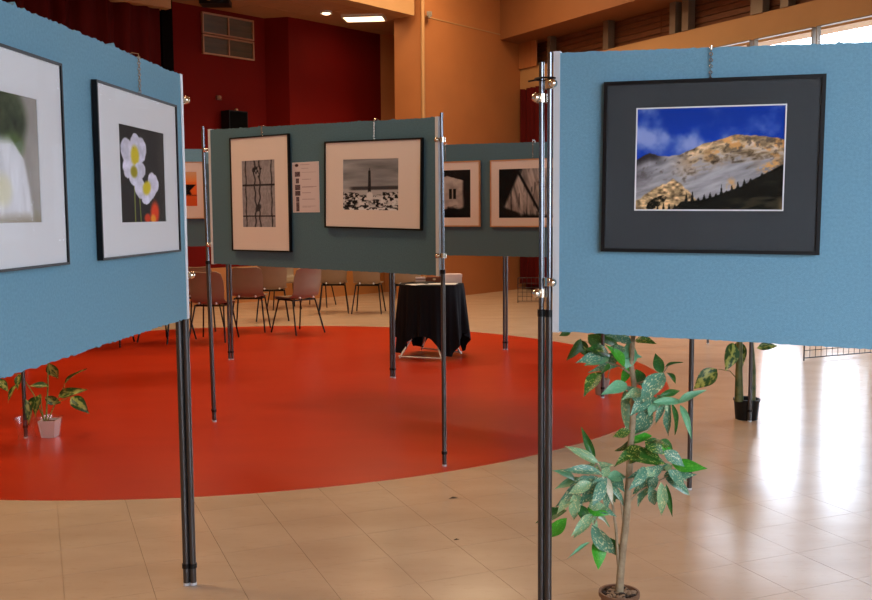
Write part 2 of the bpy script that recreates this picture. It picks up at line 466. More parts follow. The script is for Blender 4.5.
# window wall -------------------------------------------------------
TEND = 24.2
struct(MB().wall(wp(-0.4), wp(TEND), 3.87, 4.27, 0.35).build('trim_5', M['cream']), 'tan lower beam of the window wall')
up_ = MB(); up_.prism([wp(-0.3, 0.62), wp(TEND, 0.62), wp(TEND, -0.35), wp(-0.3, -0.35)], 4.75, CEIL)
struct(up_.build('trim_6', M['beam_tan']), 'deep tan upper beam of the window wall')
cl = struct(MB().wall(wp(-0.4, -0.22), wp(TEND, -0.22), 4.27, 4.75, 0.1).build('wall_clerestory', M['wood']), 'dark timber strip with grey posts between two tan beams')
slat_L = 4.0
for k in range(6):
    for j in range(5):
        z = 4.285 + j * 0.094
        a, b = wp(-0.2 + k * slat_L, -0.19), wp(-0.2 + k * slat_L + slat_L - 0.01, -0.19)
        MB().wall(a, b, z, z + 0.078, 0.03).build('timber_slat', M['wood'], cl)
for t, w in ((1.0, .1), (2.65, .14), (4.28, .13), (4.56, .14), (5.98, .22), (6.47, .14), (8.1, .14), (9.7, .14), (11.3, .14), (13, .14), (15, .14), (17, .14)):
    MB().wall(wp(t - w / 2, 0.02), wp(t + w / 2, 0.02), 4.27, 4.75, 0.14).build('steel_post', M['steel_post'], cl)
# vertical planks close to the corner
for k in range(4):
    MB().wall(wp(-0.15 + k * 0.2, 0.05), wp(0.03 + k * 0.2, 0.05), 4.27, 4.75, 0.03).build('plank', M['orange_wall'], cl)
struct(MB().wall(wp(2.0, -0.02), wp(4.86, -0.02), 0, 3.9, 0.25).build('wall_right', M['orange_wall']), 'orange wall stretch beside the windows')
struct(MB().wall(wp(-0.3, -0.2), wp(2.0, -0.2), 0, 3.9, 0.15).build('wall_alcove', M['red_wall']), 'dark wall behind the red side curtain')
curtain('side_curtain', wp(0.12, 0.02), wp(1.95, 0.02), 0.12, 3.88, 11, 0.05, 'dark red curtain hanging beside the orange wall')
wn = [0]; TB = 0.36
def window(t0, t1, z0, z1, sill=True, bars=()):
    wn[0] += 1
    a = math.atan2(WY, WX); p = wp(t0, 0.1)
    r = thing('window_%d' % (wn[0] + 2), 'tall window pane of the bright glazed wall, bay %d from the red side curtain' % wn[0], 'window', (p[0], p[1], z0), a); r['kind'] = 'structure'
    W, H, b = t1 - t0, z1 - z0, 0.06
    fr = MB()
    hb = bars[0] - z0 + TB if bars else H - b
    for x0, x1, a0, a1 in ((0, W, 0, b), (0, b, b, hb), (W - b, W, b, hb), (0, .014, hb, H), (W - .014, W, hb, H), (.014, W - .014, H - .012, H)):
        fr.box((x0, -0.05, a0), (x1, 0.03, a1))
    for bz in bars: fr.box((b, -0.04, bz - z0 - TB), (W - b, 0.03, bz - z0 + TB))
    fr.build('window_frame', M['steel_post'], r)
    lo = b
    for bz in list(bars) + [None]:
        hi = H - b if bz is None else bz - z0 - TB
        e_ = b if bars and bz is not None else .014
        MB().box((e_, -0.004, lo), (W - e_, 0.004, hi)).build('pane', M['pane'], r)
        lo = hi + 2 * TB
    # daylight portal: guides sky sampling through this opening
    ld = bpy.data.lights.new('sky_portal', 'AREA'); ld.shape = 'RECTANGLE'; ld.size, ld.size_y = W, H
    ld.cycles.is_portal = True
    lo_ = bpy.data.objects.new('sky_portal', ld); col.objects.link(lo_)
    c = wp((t0 + t1) / 2, -0.16)
    lo_.matrix_world = Matrix.Translation((c[0], c[1], (z0 + z1) / 2)) @ Matrix(((WX, 0, 0.875), (WY, 0, 0.485), (0, 1, 0))).to_4x4()
t = 4.90
window(4.90, 6.0, 3.15, 3.9)
struct(MB().wall(wp(4.86, -0.02), wp(6.0, -0.02), 0, 3.15, 0.25).build('wall_right_low', M['orange_wall']), 'orange wall under the short high window')
for k in range(6):
    window(6.06 + k * 1.06, 7.06 + k * 1.06, 0.45, 3.9, bars=(2.88,))
    MB_ = MB().wall(wp(7.06 + k * 1.06, 0.0), wp(7.12 + k * 1.06, 0.0), 0, 3.24, 0.2)
    struct(MB_.build('trim_%d' % (7 + k), M['steel_post']), 'mullion %d of the glazed wall counted from the far end' % (k + 1))
struct(MB().wall(wp(6.0, 0.0), wp(12.42, 0.0), 0, 0.45, 0.3).build('wall_parapet', M['plain_wall']), 'low wall under the tall windows')
struct(MB().wall(wp(12.42, 0.0), wp(TEND, 0.0), 0, 3.9, 0.3).build('wall_right_near', M['plain_wall']), 'plain wall right of the photographer')
# rest of the hall, behind and beside the camera
E1 = wp(TEND)
struct(MB().wall((-9.0, 20.8), (-9.0, -1.6), 0, CEIL, -0.2).build('wall_left', M['plain_wall']), 'plain hall wall on the far left')
rw = MB()
BX0, BX1, BZ0, BZ1 = 0.6, 7.4, 0.7, 3.6
rw.box((-9.2, -1.8, 0), (BX0, -1.6, CEIL)); rw.box((BX1, -1.8, 0), (E1[0] + 1, -1.6, CEIL))
rw.box((BX0, -1.8, 0), (BX1, -1.6, BZ0)); rw.box((BX0, -1.8, BZ1), (BX1, -1.6, CEIL))
struct(rw.build('wall_rear', M['plain_wall']), 'hall wall behind the photographer with added broad windows, set close for their light')
for k in range(4):  # unseen windows added to light the near boards, standing in for a flash
    x0 = BX0 + k * (BX1 - BX0) / 4; x1 = BX0 + (k + 1) * (BX1 - BX0) / 4
    r = thing('window_%d' % (20 + k), 'unseen broad window added for light behind the photographer, number %d' % (k + 1), 'window', (x0, -1.7, BZ0)); r['kind'] = 'structure'
    W, H, b = x1 - x0, BZ1 - BZ0, 0.06
    fr = MB()
    for xa, xb, a0, a1 in ((0, W, 0, b), (0, W, H - b, H), (0, b, b, H - b), (W - b, W, b, H - b), (b, W - b, H / 2 - b / 2, H / 2 + b / 2)):
        fr.box((xa, -0.05, a0), (xb, 0.05, a1))
    fr.build('window_frame', M['steel_post'], r)
    MB().box((b, -0.004, b), (W - b, 0.004, H / 2 - b / 2)).build('pane', M['pane'], r)
    MB().box((b, -0.004, H / 2 + b / 2), (W - b, 0.004, H - b)).build('pane', M['pane'], r)
    ld = bpy.data.lights.new('sky_portal', 'AREA'); ld.shape = 'RECTANGLE'; ld.size, ld.size_y = W, H
    ld.cycles.is_portal = True
    lo_ = bpy.data.objects.new('sky_portal', ld); col.objects.link(lo_)
    lo_.location = ((x0 + x1) / 2, -1.84, (BZ0 + BZ1) / 2); lo_.rotation_euler = (math.radians(90), 0, 0)
struct(MB().prism([(14.2, -1.8), (1.9, 20.8), (-9.2, 20.8), (-9.2, -1.8)], CEIL, CEIL + 0.2).build('ceiling', M['cream']), 'high cream hall ceiling')
struct(MB().box((-9.2, 20.6, 0), (3, 20.8, CEIL)).build('wall_far', M['plain_wall']), 'far closing wall behind the stage')
struct(MB().box((-60, -60, -0.30), (60, 60, -0.14)).build('ground', mat('pale_paving', srgb(185, 182, 175), 0.9)), 'pale paving outside the hall')

# ------------------------------------------------------------------ lamps
def lamp(name, label, cat, loc, rz, W, H, m_, group=None):
    r = thing(name, label, cat, loc, rz, group)
    fr = MB()
    for x0, x1, y0, y1 in ((-W/2-.03, W/2+.03, -H/2-.03, -H/2), (-W/2-.03, W/2+.03, H/2, H/2+.03), (-W/2-.03, -W/2, -H/2, H/2), (W/2, W/2+.03, -H/2, H/2)):
        fr.box((x0, y0, -0.02), (x1, y1, 0.05))
    fr.build('lamp_frame', M['white_metal'], r)
    MB().box((-W/2, -H/2, 0.0), (W/2, H/2, 0.05)).build('diffuser', m_, r)
    return r
lamp('ceiling_light', 'glowing rectangular fluorescent panel in the stage ceiling', 'ceiling light', (-1.20, 17.02, 4.845), math.radians(-6), 0.66, 0.40, M['lamp_stage'])
r = thing('downlight', 'small round glowing spot beside the fluorescent panel', 'downlight', (-1.80, 16.56, 4.845))
MB().lathe([(0.075, -0.0), (0.10, -0.015), (0.10, 0.03), (0.075, 0.03), (0.075, 0.0)]).build('lamp_ring', M['white_metal'], r)
MB().lathe([(1e-4, -0.03), (0.05, -0.022), (0.073, 0.0), (0.073, 0.02), (1e-4, 0.02)]).build('bulb', M['lamp_stage'], r)
for x, y, w in ((0.6, 15.6, 'in front of the orange wall'), (-3.2, 12.4, 'above the front row of chairs'), (0.8, 11.0, 'above the round table'), (-3.0, 4.6, 'added to brighten the lighthouse board, left above the leftmost board'), (-4.6, 7.2, 'left above the red disc'), (-0.9, 14.0, 'added to brighten the far floor, above the far row of chairs')):  # unseen hall lamps, assumed for their light; some added to brighten board and floor
    r = lamp('unseen_hall_lamp', 'unseen warm hall ceiling lamp ' + w, 'ceiling light', (x, y, CEIL - 0.06), 0, 1.2, 0.6, M['lamp_unseen'], 'unseen warm hall ceiling lamps')
    ld = bpy.data.lights.new('lamp_light', 'AREA'); ld.shape = 'RECTANGLE'; ld.size, ld.size_y = 1.2, 0.6
    ld.energy = HALL_LAMP; ld.color = WARM[:3]
    lo_ = link('lamp_light', ld, r); lo_.location = (0, 0, -0.012)
r = thing('projector', 'black box hanging under the stage ceiling', 'projector', (-3.44, 15.65, 4.79), math.radians(4))
MB().box((-0.23, -0.17, 0), (0.23, 0.17, 0.15)).box((-0.2, -0.14, 0.15), (0.2, 0.14, 0.17)).build('housing', M['black'], r)
MB().tube([(0, 0, 0.17), (0, 0, 0.18)], 0.03).build('ceiling_mount', M['black'], r)
MB().lathe([(0.05, 0), (0.05, 0.03), (0.04, 0.03), (0.04, 0.01), (1e-4, 0.01)]).build('lens', M['chrome'], r).matrix_local = Matrix.Translation((-0.08, -0.17, 0.08)) @ Matrix.Rotation(math.radians(90), 4, 'X')
# loudspeaker on the red wall
sx, sy = RA[0] + wu.x * 1.20, RA[1] + wu.y * 1.20
r = thing('loudspeaker', 'black loudspeaker box fixed to the dark red wall', 'loudspeaker', (sx, sy, 2.86), wang)
MB().box((-0.19, -0.28, 0), (0.19, -0.06, 0.36)).build('cabinet', M['black'], r)
MB().box((-0.17, -0.292, 0.02), (0.17, -0.28, 0.34)).build('grille', mat('speaker_grille', srgb(9, 9, 9), 0.9, spec=0.05), r)
MB().tube([(0, -0.06, 0.2), (0, 0.0, 0.2)], 0.04).build('wall_mount', M['black'], r)
MB().sphere((0.02, -0.2, 0.375), 0.03).build('knob', M['tan_frame'], r)
r = thing('wall_sensor', 'tiny pale fixture on the red wall above the loudspeaker', 'sensor', (RA[0] + wu.x * 1.0, RA[1] + wu.y * 1.0, 3.40), wang)
MB().box((-0.05, -0.04, 0), (0.05, -0.004, 0.07)).build('body', M['brown'], r)
MB().sphere((0, -0.045, 0.045), 0.028).build('lens', M['tan_frame'], r)
# ================================================================== photographs (flat prints)
rng = np.random.RandomState(11)
def vnoise(x, y, seed=0):
    xi, yi = np.floor(x).astype(int), np.floor(y).astype(int); xf, yf = x - xi, y - yi
    def hsh(a, b):
        n = (a * 374761393 + b * 668265263 + seed * 1442695041) & 0x7fffffff
        n = ((n ^ (n >> 13)) * 1274126177) & 0x7fffffff
        return ((n ^ (n >> 16)) & 0xffff) / 65535.0
    u, v = xf * xf * (3 - 2 * xf), yf * yf * (3 - 2 * yf)
    return (hsh(xi, yi) * (1 - u) + hsh(xi + 1, yi) * u) * (1 - v) + (hsh(xi, yi + 1) * (1 - u) + hsh(xi + 1, yi + 1) * u) * v
def fbm(x, y, o=4, seed=0):
    s = 0; a = 0.5
    for k in range(o): s = s + a * vnoise(x * 2 ** k, y * 2 ** k, seed + k); a *= 0.5
    return s / (1 - 0.5 ** o)
def C(*c): return np.array(c, float)
def paint(img, mask, c):
    mask = np.clip(mask, 0, 1)[..., None]; return img * (1 - mask) + np.asarray(c, float) * mask
def ss(a, b, x): 
    t = np.clip((x - a) / (b - a), 0, 1); return t * t * (3 - 2 * t)
def blank(U, c): return np.ones(U.shape + (3,)) * C(*c)
def ell(U, V, cx, cy, rx, ry, ang=0, soft=0.08):
    a = math.radians(ang); x, y = U - cx, V - cy
    X, Y = (x * math.cos(a) + y * math.sin(a)) / rx, (-x * math.sin(a) + y * math.cos(a)) / ry
    return 1 - ss(1 - soft, 1 + soft, np.sqrt(X * X + Y * Y))

def p_mountain(U, V):
    sky = C(24, 62, 168)[None, None] * (1 - 0.25 * (V[..., None] - 0.6)) + 0 * U[..., None]
    cl = fbm(U * 5 + 1.0, V * 5 * 0.7, 5, 3)
    w = ss(0.50, 0.86, cl + 0.5 * np.exp(-((U - 0.04) / 0.16) ** 2 - ((V - 0.78) / 0.26) ** 2) + 0.28 * np.exp(-((U - 0.36) / 0.12) ** 2 - ((V - 0.68) / 0.12) ** 2)
           + 0.24 * np.exp(-((U - 0.95) / 0.14) ** 2 - ((V - 0.82) / 0.2) ** 2) + 0.16 * np.exp(-((U - 0.5) / 0.06) ** 2 - ((V - 0.85) / 0.07) ** 2) - 0.02)
    img = paint(sky, w * 0.9, C(150, 165, 215))
    rx = [0, .05, .1, .15, .2, .3, .36, .45, .55, .62, .67, .72, .8, .9, 1]; ry = [.49, .53, .56, .54, .53, .54, .58, .635, .675, .70, .73, .725, .715, .70, .675]
    ridge = np.interp(U, rx, ry) + 0.018 * (fbm(U * 30, V * 0 + 2, 3, 5) - 0.5)
    rock = np.clip(0.5 + 1.7 * (fbm(U * 20 + 4 * fbm(U * 8, V * 8, 3, 8), V * 26 - U * 6, 5, 9) - 0.5), 0, 1)
    g = fbm(U * 4 + V * 7, V * 22 - U * 12, 4, 21)
    scree = blank(U, (160, 157, 160)) * (0.72 + 0.5 * g)[..., None]
    tan = (C(205, 172, 130)[None, None] * (0.35 + 1.0 * rock)[..., None])
    d = ridge - V
    mt = paint(scree, ss(0.30, 0.08, d + 0.24 * (rock - 0.5)) * ss(0.2, 0.42, U), tan)
    mt = paint(mt, ss(0.54, 0.66, fbm(U * 18, V * 16, 4, 31)) * ss(0.30, 0.1, d) * ss(0.4, 0.6, U) * 0.8, C(222, 160, 92))
    mt = paint(mt, ss(0.60, 0.70, fbm(U * 34 + 5, V * 30, 4, 33)) * ss(0.32, 0.1, d) * 0.7, C(92, 80, 72))
    mt = paint(mt, ss(0.12, 0.02, d) * ss(0.24, 0.12, U), C(58, 52, 52))
    mt = paint(mt, ss(0.16, 0.02, U) * ss(0.2, 0.42, V + 0.1 * rock) * ss(0.5, 0.3, V) * 0.7, C(84, 80, 86))
    img = paint(img, ss(-0.004, 0.006, d), mt)
    low = np.interp(U, [0, .06, .12, .2, .26, .32, .38, .44, 1], [.10, .14, .2, .26, .31, .26, .18, .08, .0]) + 0.05 * (fbm(U * 26, V * 2, 3, 40) - .5)
    img = paint(img, ss(-0.01, 0.01, low - V), C(212, 176, 128)[None, None] * np.clip(0.1 + 1.5 * fbm(U * 34, V * 40, 4, 41), .2, 1.2)[..., None])
    img = paint(img, ell(U, V, .15, .08, .09, .04, 45) * ss(.3, .5, fbm(U * 40, V * 40, 3, 43)), C(26, 26, 20))
    img = paint(img, ell(U, V, .655, .24, .03, .07, 0, .5) * .9 * ss(.3, .6, fbm(U * 50, V * 40, 3, 71)), C(206, 160, 108))
    img = paint(img, ell(U, V, .92, .42, .09, .05, 25, .5) * ss(.35, .6, fbm(U * 44, V * 40, 3, 72)), C(214, 160, 98))
    fg = np.interp(U, [0, .27, .33, .45, .55, .62, .72, .8, .9, 1], [-.1, .02, .09, .1, .14, .18, .23, .30, .37, .45])
    jag = 0.11 * np.maximum(0, 1 - np.abs(((U * 26 + 0.4 * vnoise(U * 9, U * 0, 51)) % 1) - 0.5) * 3.2) * vnoise(np.floor(U * 26), U * 0, 52) * ss(0.98, 0.55, U)
    img = paint(img, ss(-0.006, 0.006, fg + jag - V), C(22, 22, 18)[None, None] * (0.5 + 1.1 * fbm(U * 12, V * 20, 4, 53))[..., None])
    img = paint(img, ss(0.5, 0.62, fbm(U * 7 - V * 9, V * 10, 3, 60)) * ss(0.0, 0.06, fg - 0.05 - V) * ss(.5, .7, U) * 0.55, C(74, 66, 48))
    img = paint(img, ss(0.95, 1.0, U) * ss(0.16, 0.06, V), C(130, 108, 76))
    return img

def p_poppy(U, V):
    img = blank(U, (48, 42, 38)) * (0.75 + 0.5 * fbm(U * 2, V * 2, 3, 3))[..., None]
    img = paint(img, ss(.75, 1, U) * .4, C(84, 74, 66))
    for x0, x1 in ((.30, .30), (.42, .36)):
        img = paint(img, ss(.014, .006, np.abs(U - (x0 + (x1 - x0) * V))) * ss(.55, .5, V), C(120, 128, 60))
    pet = C(216, 214, 232)
    def petal(img, *a, c=pet):
        m = ell(U + .05 * (fbm(U * 9, V * 9, 3, 17) - .5), V + .05 * (fbm(U * 9, V * 9, 3, 18) - .5), *a); return paint(img, m, c * (0.82 + 0.3 * fbm(U * 12, V * 12, 3, 7))[..., None])
    for a in ((.17, .74, .13, .14, 20), (.45, .77, .13, .15, -15), (.30, .66, .14, .10, 0), (.35, .85, .10, .08, 0)): img = petal(img, *a)
    img = paint(img, ell(U, V, .33, .70, .085, .10, 0, .35), C(206, 186, 40))
    for a in ((.17, .56, .11, .10, -30), (.42, .54, .13, .10, 15), (.30, .47, .11, .09, 0)): img = petal(img, *a)
    img = paint(img, ell(U, V, .30, .53, .07, .06, 0, .35), C(150, 140, 30))
    for a in ((.42, .36, .12, .11, -35), (.72, .42, .12, .12, 40), (.60, .28, .14, .06, 15), (.70, .34, .12, .06, 25), (.55, .24, .09, .05, 0)): img = petal(img, *a)
    img = paint(img, ell(U, V, .57, .37, .09, .07, 20, .35), C(210, 190, 40))
    img = paint(img, ell(U, V, .57, .04, .07, .05, 0, .4), C(205, 60, 24))
    img = paint(img, ell(U, V, .74, .09, .10, .13, -10, .4), C(222, 66, 22))
    img = paint(img, ell(U, V, .70, .03, .06, .05, 0, .4), C(236, 150, 40))
    return img

def p_veil(U, V):
    n = fbm(U * 3, V * 2.2, 4, 4)
    img = blank(U, (150, 145, 140)) * (0.75 + 0.45 * n)[..., None]
    img = paint(img, ss(.45, .65, fbm(U * 4, V * 3, 3, 15)) * .5, C(150, 152, 118))
    img = paint(img, ell(U, V, .55, .80, .28, .26, 10, .25) * .95, C(58, 66, 48)[None, None] * (.6 + .9 * fbm(U * 9, V * 9, 3, 5))[..., None])
    img = paint(img, ell(U, V, .62, .60, .16, .10, 0, .4) * .7, C(88, 110, 62))
    veil = np.interp(V, [0, .25, .5, .66], [.90, .86, .78, .6])
    img = paint(img, ss(.02, -.04, U - veil) * ss(.70, .58, V) * ss(.2, .34, U), C(218, 220, 226)[None, None] * (.82 + .3 * fbm(U * 16, V * 3, 3, 6))[..., None])
    img = paint(img, ell(U, V, .45, .25, .12, .12, 0, .5) * .5, C(216, 208, 150))
    img = paint(img, ss(.14, .02, V + .05 * n) * .85, C(150, 138, 118))
    return img

def p_rope(U, V):
    img = blank(U, (146, 140, 142)) * (0.85 + 0.3 * fbm(U * 30, V * 30, 2, 3))[..., None]
    img = paint(img, ss(.4, .7, fbm(U * 3, V * 4, 3, 8)) * .3, C(120, 116, 120))
    for x in (.11, .89): img = paint(img, ss(.022, .010, np.abs(U - x - .01 * np.sin(V * 20))), C(44, 40, 42))
    for y in (.165, .63): img = paint(img, ss(.014, .008, np.abs(V - y)), C(36, 32, 32))
    w = .10 * np.exp(-((V - .30) / .12) ** 2) - .04 * np.exp(-((V - .8) / .06) ** 2)
    for s in (-1, 1):
        x = .46 + s * (.075 - w * .35) + .015 * np.sin(V * 30 + s)
        img = paint(img, ss(.03, .012, np.abs(U - x)), C(52, 48, 50))
    img = paint(img, ell(U, V, .48, .29, .09, .05, 20, .3), C(56, 52, 54))
    img = paint(img, ss(.62, .7, fbm(U * 14, V * 16, 3, 31)) * ell(U, V, .46, .85, .16, .12, 0, .3), C(40, 38, 40))
    return img

def p_lighthouse(U, V):
    img = blank(U, (150, 150, 152)) * (0.62 + 0.55 * fbm(U * 1.5, V * 9, 4, 3))[..., None]
    img = paint(img, ss(.44, .40, V), C(170, 168, 168))
    img = paint(img, ss(.05, .02, np.abs(V - .42 - .02 * U)) * ss(.08, .2, U), C(64, 62, 64))
    n = fbm(U * 24, V * 26, 4, 9)
    img = paint(img, ss(.33, .29, V + .05 * n - .06 * (U > .72) - .05 * (U < .3)), (C(24, 23, 24) + (C(196, 194, 194) - C(24, 23, 24)) * ss(.40, .58, n)[..., None]))
    bx = (vnoise(np.floor(U * 26), np.floor(V * 30), 12) > .55) & (V < .24) & (V > .1)
    img = paint(img, bx * .9, C(214, 212, 212))
    img = paint(img, ell(U, V, .64, .16, .15, .05, 0, .6) * ss(.4, .55, fbm(U * 30, V * 30, 3, 91)), C(30, 30, 32))
    img = paint(img, ell(U, V, .15, .14, .11, .06, 0, .4) * ss(.35, .5, fbm(U * 26, V * 30, 3, 92)), C(20, 20, 22))
    w = np.interp(V, [.25, .78], [.030, .020])
    img = paint(img, ss(.004, -.004, np.abs(U - .485) - w) * (V > .22) * (V < .78), C(40, 38, 40))
    img = paint(img, ss(.01, .0, np.abs(U - .485)) * (V > .74) * (V < .83), C(24, 24, 26))
    img = paint(img, ell(U, V, .49, .27, .06, .09, 0, .2), C(206, 204, 204))
    img = paint(img, ss(.07, .03, V), np.where((fbm(U * 22, V * 22, 3, 77) > .5)[..., None], C(220, 218, 218), C(50, 48, 50)))
    return img

def p_house(U, V):
    n = fbm(U * 9, V * 9, 4, 3)
    img = blank(U, (24, 22, 22)) * (0.6 + .9 * n)[..., None]
    wall = (V > .18) & (V < .70 + .3 * (.6 - np.abs(U - .5)))
    img = paint(img, wall * ss(.95, .8, U) * 1.0, C(196, 188, 182)[None, None] * (.6 + .55 * fbm(U * 5, V * 5, 4, 6))[..., None])
    img = paint(img, ss(.0, .03, V - (.98 - .28 * np.abs(U - .65) / .65) + .02), C(30, 28, 28))
    img = paint(img, ss(.0, .04, V - (.62 + .5 * U)) , C(28, 27, 27))
    for cx, cy, w, h_ in ((.30, .48, .07, .10), (.62, .50, .08, .11)):
        m_ = (np.abs(U - cx) < w) & (np.abs(V - cy) < h_)
        img = paint(img, m_, C(24, 22, 22))
        img = paint(img, m_ & (np.abs(U - cx) < .012), C(150, 145, 140))
    img = paint(img, ss(.24, .14, V + .2 * (n - .5)), C(18, 17, 17)[None, None] * (.5 + 1.6 * n)[..., None])
    img = paint(img, ss(.84, .92, U + .06 * n), C(26, 24, 24))
    return img

def p_planks(U, V):
    s = fbm(U * 22 + V * 4, V * 2.5, 4, 3)
    img = blank(U, (176, 168, 164)) * (0.45 + 0.8 * s)[..., None]
    img = paint(img, ss(.62, .7, fbm(U * 40, V * 3, 3, 13)) * .7, C(40, 38, 38))
    img = paint(img, ss(.02, -.04, U - (.34 * V + .02)) * ss(.1, .3, V), C(22, 21, 22))
    img = paint(img, ss(.03, .015, np.abs(U - (.28 + .42 * (1 - V)))), C(26, 25, 26))
    img = paint(img, ss(.02, -.1, U - (.3 + .1 * np.sin(V * 20)) * ss(.55, .0, V)) * ss(.5, .3, V), C(28, 26, 26))
    img = paint(img, ell(U, V, .74, .72, .10, .12, 40, .4) * ss(.45, .55, fbm(U * 14, V * 14, 3, 22)), C(24, 22, 22))
    img = paint(img, ss(.12, .04, V + .05 * s), C(24, 22, 22))
    return img

def p_sunset(U, V):
    img = blank(U, (235, 130, 60)); img = paint(img, ss(.6, 1, V), C(214, 164, 120)); img = paint(img, ss(.55, .4, np.abs(V - .2)) * .5, C(220, 84, 30))
    img = paint(img, ss(.45, .2, V), C(206, 88, 40))
    w = np.interp(V, [.34, .45, .62], [.28, .2, .5])
    img = paint(img, ss(.02, -.02, np.abs(U - .72) - w * .5) * (V > .33) * (V < .63), C(24, 16, 18))
    img = paint(img, ss(.02, .01, np.abs(V - .31)) * .6, C(90, 34, 20))
    return img

def p_notice(U, V):
    img = blank(U, (206, 190, 188))
    img = paint(img, ell(U, V, .17, .945, .07, .03), C(70, 44, 44))
    yy = [.77, .63, .50, .38, .26, .15, .07]
    for k, y in enumerate(yy):
        w = .10 if k in (0, 2, 3) else .06
        m_ = (np.abs(U - .19) < w) & (np.abs(V - y) < .05)
        img = paint(img, m_, C(96, 78, 80)[None, None] * (.6 + .8 * fbm(U * 30, V * 50, 3, k))[..., None])
    for y, x0, x1 in ((.955, .3, .66), (.88, .34, .62), (.80, .36, .9), (.66, .36, .72), (.51, .36, .92), (.50, .36, .8), (.39, .36, .7), (.26, .36, .85), (.12, .36, .9), (.10, .36, .7)):
        m_ = ss(.007, .003, np.abs(V - y)) * (U > x0) * (U < x1) * (.6 + .4 * (vnoise(U * 60, V * 0 + y * 9, 3) > .25))
        img = paint(img, m_ * .6, C(130, 106, 106))
    return img

def print_mesh(W, H, fn, nx, ny):
    xs, zs = np.linspace(0, 1, nx + 1), np.linspace(0, 1, ny + 1)
    U, V = np.meshgrid(xs, zs)
    img = np.clip(fn(U, V), 0, 255) / 255.0
    lin = np.where(img <= 0.04045, img / 12.92, ((img + 0.055) / 1.055) ** 2.4)
    vs = np.stack([(U - .5) * W, 0 * U, V * H], -1).reshape(-1, 3)
    idx = np.arange((nx + 1) * (ny + 1)).reshape(ny + 1, nx + 1)
    fs = np.stack([idx[:-1, :-1], idx[:-1, 1:], idx[1:, 1:], idx[1:, :-1]], -1).reshape(-1, 4)
    me = bpy.data.meshes.new('print'); me.from_pydata(vs.tolist(), [], fs.tolist())
    at = me.color_attributes.new('print', 'FLOAT_COLOR', 'POINT')
    at.data.foreach_set('color', np.concatenate([lin.reshape(-1, 3), np.ones((lin.shape[0] * lin.shape[1], 1))], 1).astype(np.float32).ravel())
    me.materials.append(M['print'])
    return me

# ================================================================== exhibition boards
BOARDS = {}
def pole(parent, s0, y0, s1, top, sleeve=1.16, r=0.0135, ring=0.085):
    """telescopic upright: thin rod above, thicker sleeve below, foot ring"""
    at = lambda z: (s0 + (s1 - s0) * z / top, y0, z)
    g = MB().tube([at(sleeve - 0.02), at(top)], r * 0.74, 12).build('pole', M['rod'], parent)
    MB().tube([at(0.0015), at(sleeve)], r, 12).build('sleeve', M['pole'], g)
    MB().tube([at(sleeve - 0.012), at(sleeve + 0.012)], r * 1.12, 12).build('collar', M['black'], g)
    MB().tube([at(ring - 0.012), at(ring + 0.006)], r * 1.25, 12).build('foot_ring', M['black'], g)
    MB().tube([at(0.0012), at(0.012)], r * 1.08, 12).build('foot_cap', M['alu'], g)
    return g
def clamp(parent, s, y, z, ks=0.016, side=-1, r=0.0135):
    g = MB().tube([(s, y, z - 0.014), (s, y, z + 0.014)], r * 1.4, 14).build('clamp', M['chrome'], parent)
    b = MB().box((min(s, s + ks * 1.6), y - 0.006, z - 0.008), (max(s, s + ks * 1.6), y + 0.006, z + 0.008))
    b.build('jaw', M['chrome'], g)
    k = MB(); k.sphere((s + ks, y + side * 0.030, z), 0.0155, 14, 10); k.tube([(s + ks, y, z), (s + ks, y + side * 0.03, z)], 0.006)
    k.build('knob', M['chrome'], g)
def board(name, label, PL, PR, zl, zr, H, poles, clamps, seed, fringe=0.0035, fab='fabric', HR=None):
    d = Vector((PR[0] - PL[0], PR[1] - PL[1])); L = d.length; a = math.atan2(d.y, d.x)
    r = thing(name, label, 'exhibition board', (PL[0], PL[1], 0.0), a, 'fabric exhibition boards')
    rr = random.Random(seed)
    n = 160; ch = 0.022; vs, fs = [], []
    for k in range(n + 1):
        s = ch + (L - 2 * ch) * k / n
        zb = zl + (zr - zl) * s / L; Hs = H + ((HR or H) - H) * s / L
        jt = rr.uniform(-1, 1) * fringe * 0.55 + (rr.random() < 0.10) * rr.uniform(0, fringe * 1.6)
        jb = rr.uniform(-1, 1) * fringe * 0.5
        for y, j in ((0.0, 1), (0.03, 0.7)):
            vs += [(s, y, zb + jb * j), (s, y, zb + Hs + jt * j)]
    for k in range(n):
        o = 4 * k
        fs += [(o, o + 4, o + 5, o + 1), (o + 3, o + 7, o + 6, o + 2), (o + 1, o + 5, o + 7, o + 3), (o + 2, o + 6, o + 4, o)]
    fs += [(0, 1, 3, 2), (4 * n, 4 * n + 2, 4 * n + 3, 4 * n + 1)]
    mb = MB(); mb.add(vs, fs); mb.build('fabric_board', M[fab], r)
    for s0, s1 in ((0, ch), (L - ch, L)):
        zb0 = zl + (zr - zl) * s0 / L
        MB().box((s0, -0.003, zb0 - 0.004), (s1, 0.033, zb0 + (H if s0 == 0 else (HR or H)) + 0.004)).build('edge_channel', M['alu'], r)
    for p in poles: pole(r, *p)
    for c in clamps: clamp(r, *c)
    BOARDS[name] = (r, a, PL, L)
    return r
PA = ((-1.122, 1.8), (-.972, 3.795)); PC = ((-1.60, 6.93), (.02, 5.675)); PB = ((-.44, 8.78), (1.33, 7.73)); PD = ((-4.1, 9.6), (-2.15, 9.95)); PR = ((.395, 3.275), (2.29, 2.645))
LA = 2.0006
board('exhibition_board', 'blue fabric board at the left edge holding the white poppy photograph', PA[0], PA[1], 1.10, 1.10, 0.935,
      [(2.036, .053, 2.036, 2.0), (2.040, .027, 2.040, 2.0), (-0.03, .03, -0.03, 2.03)],
      [(2.040, .024, 1.945, -.014, -1), (2.040, .024, 1.265, -.014, -1), (-.03, .03, 1.95, .016, -1)], 3, 0.007)
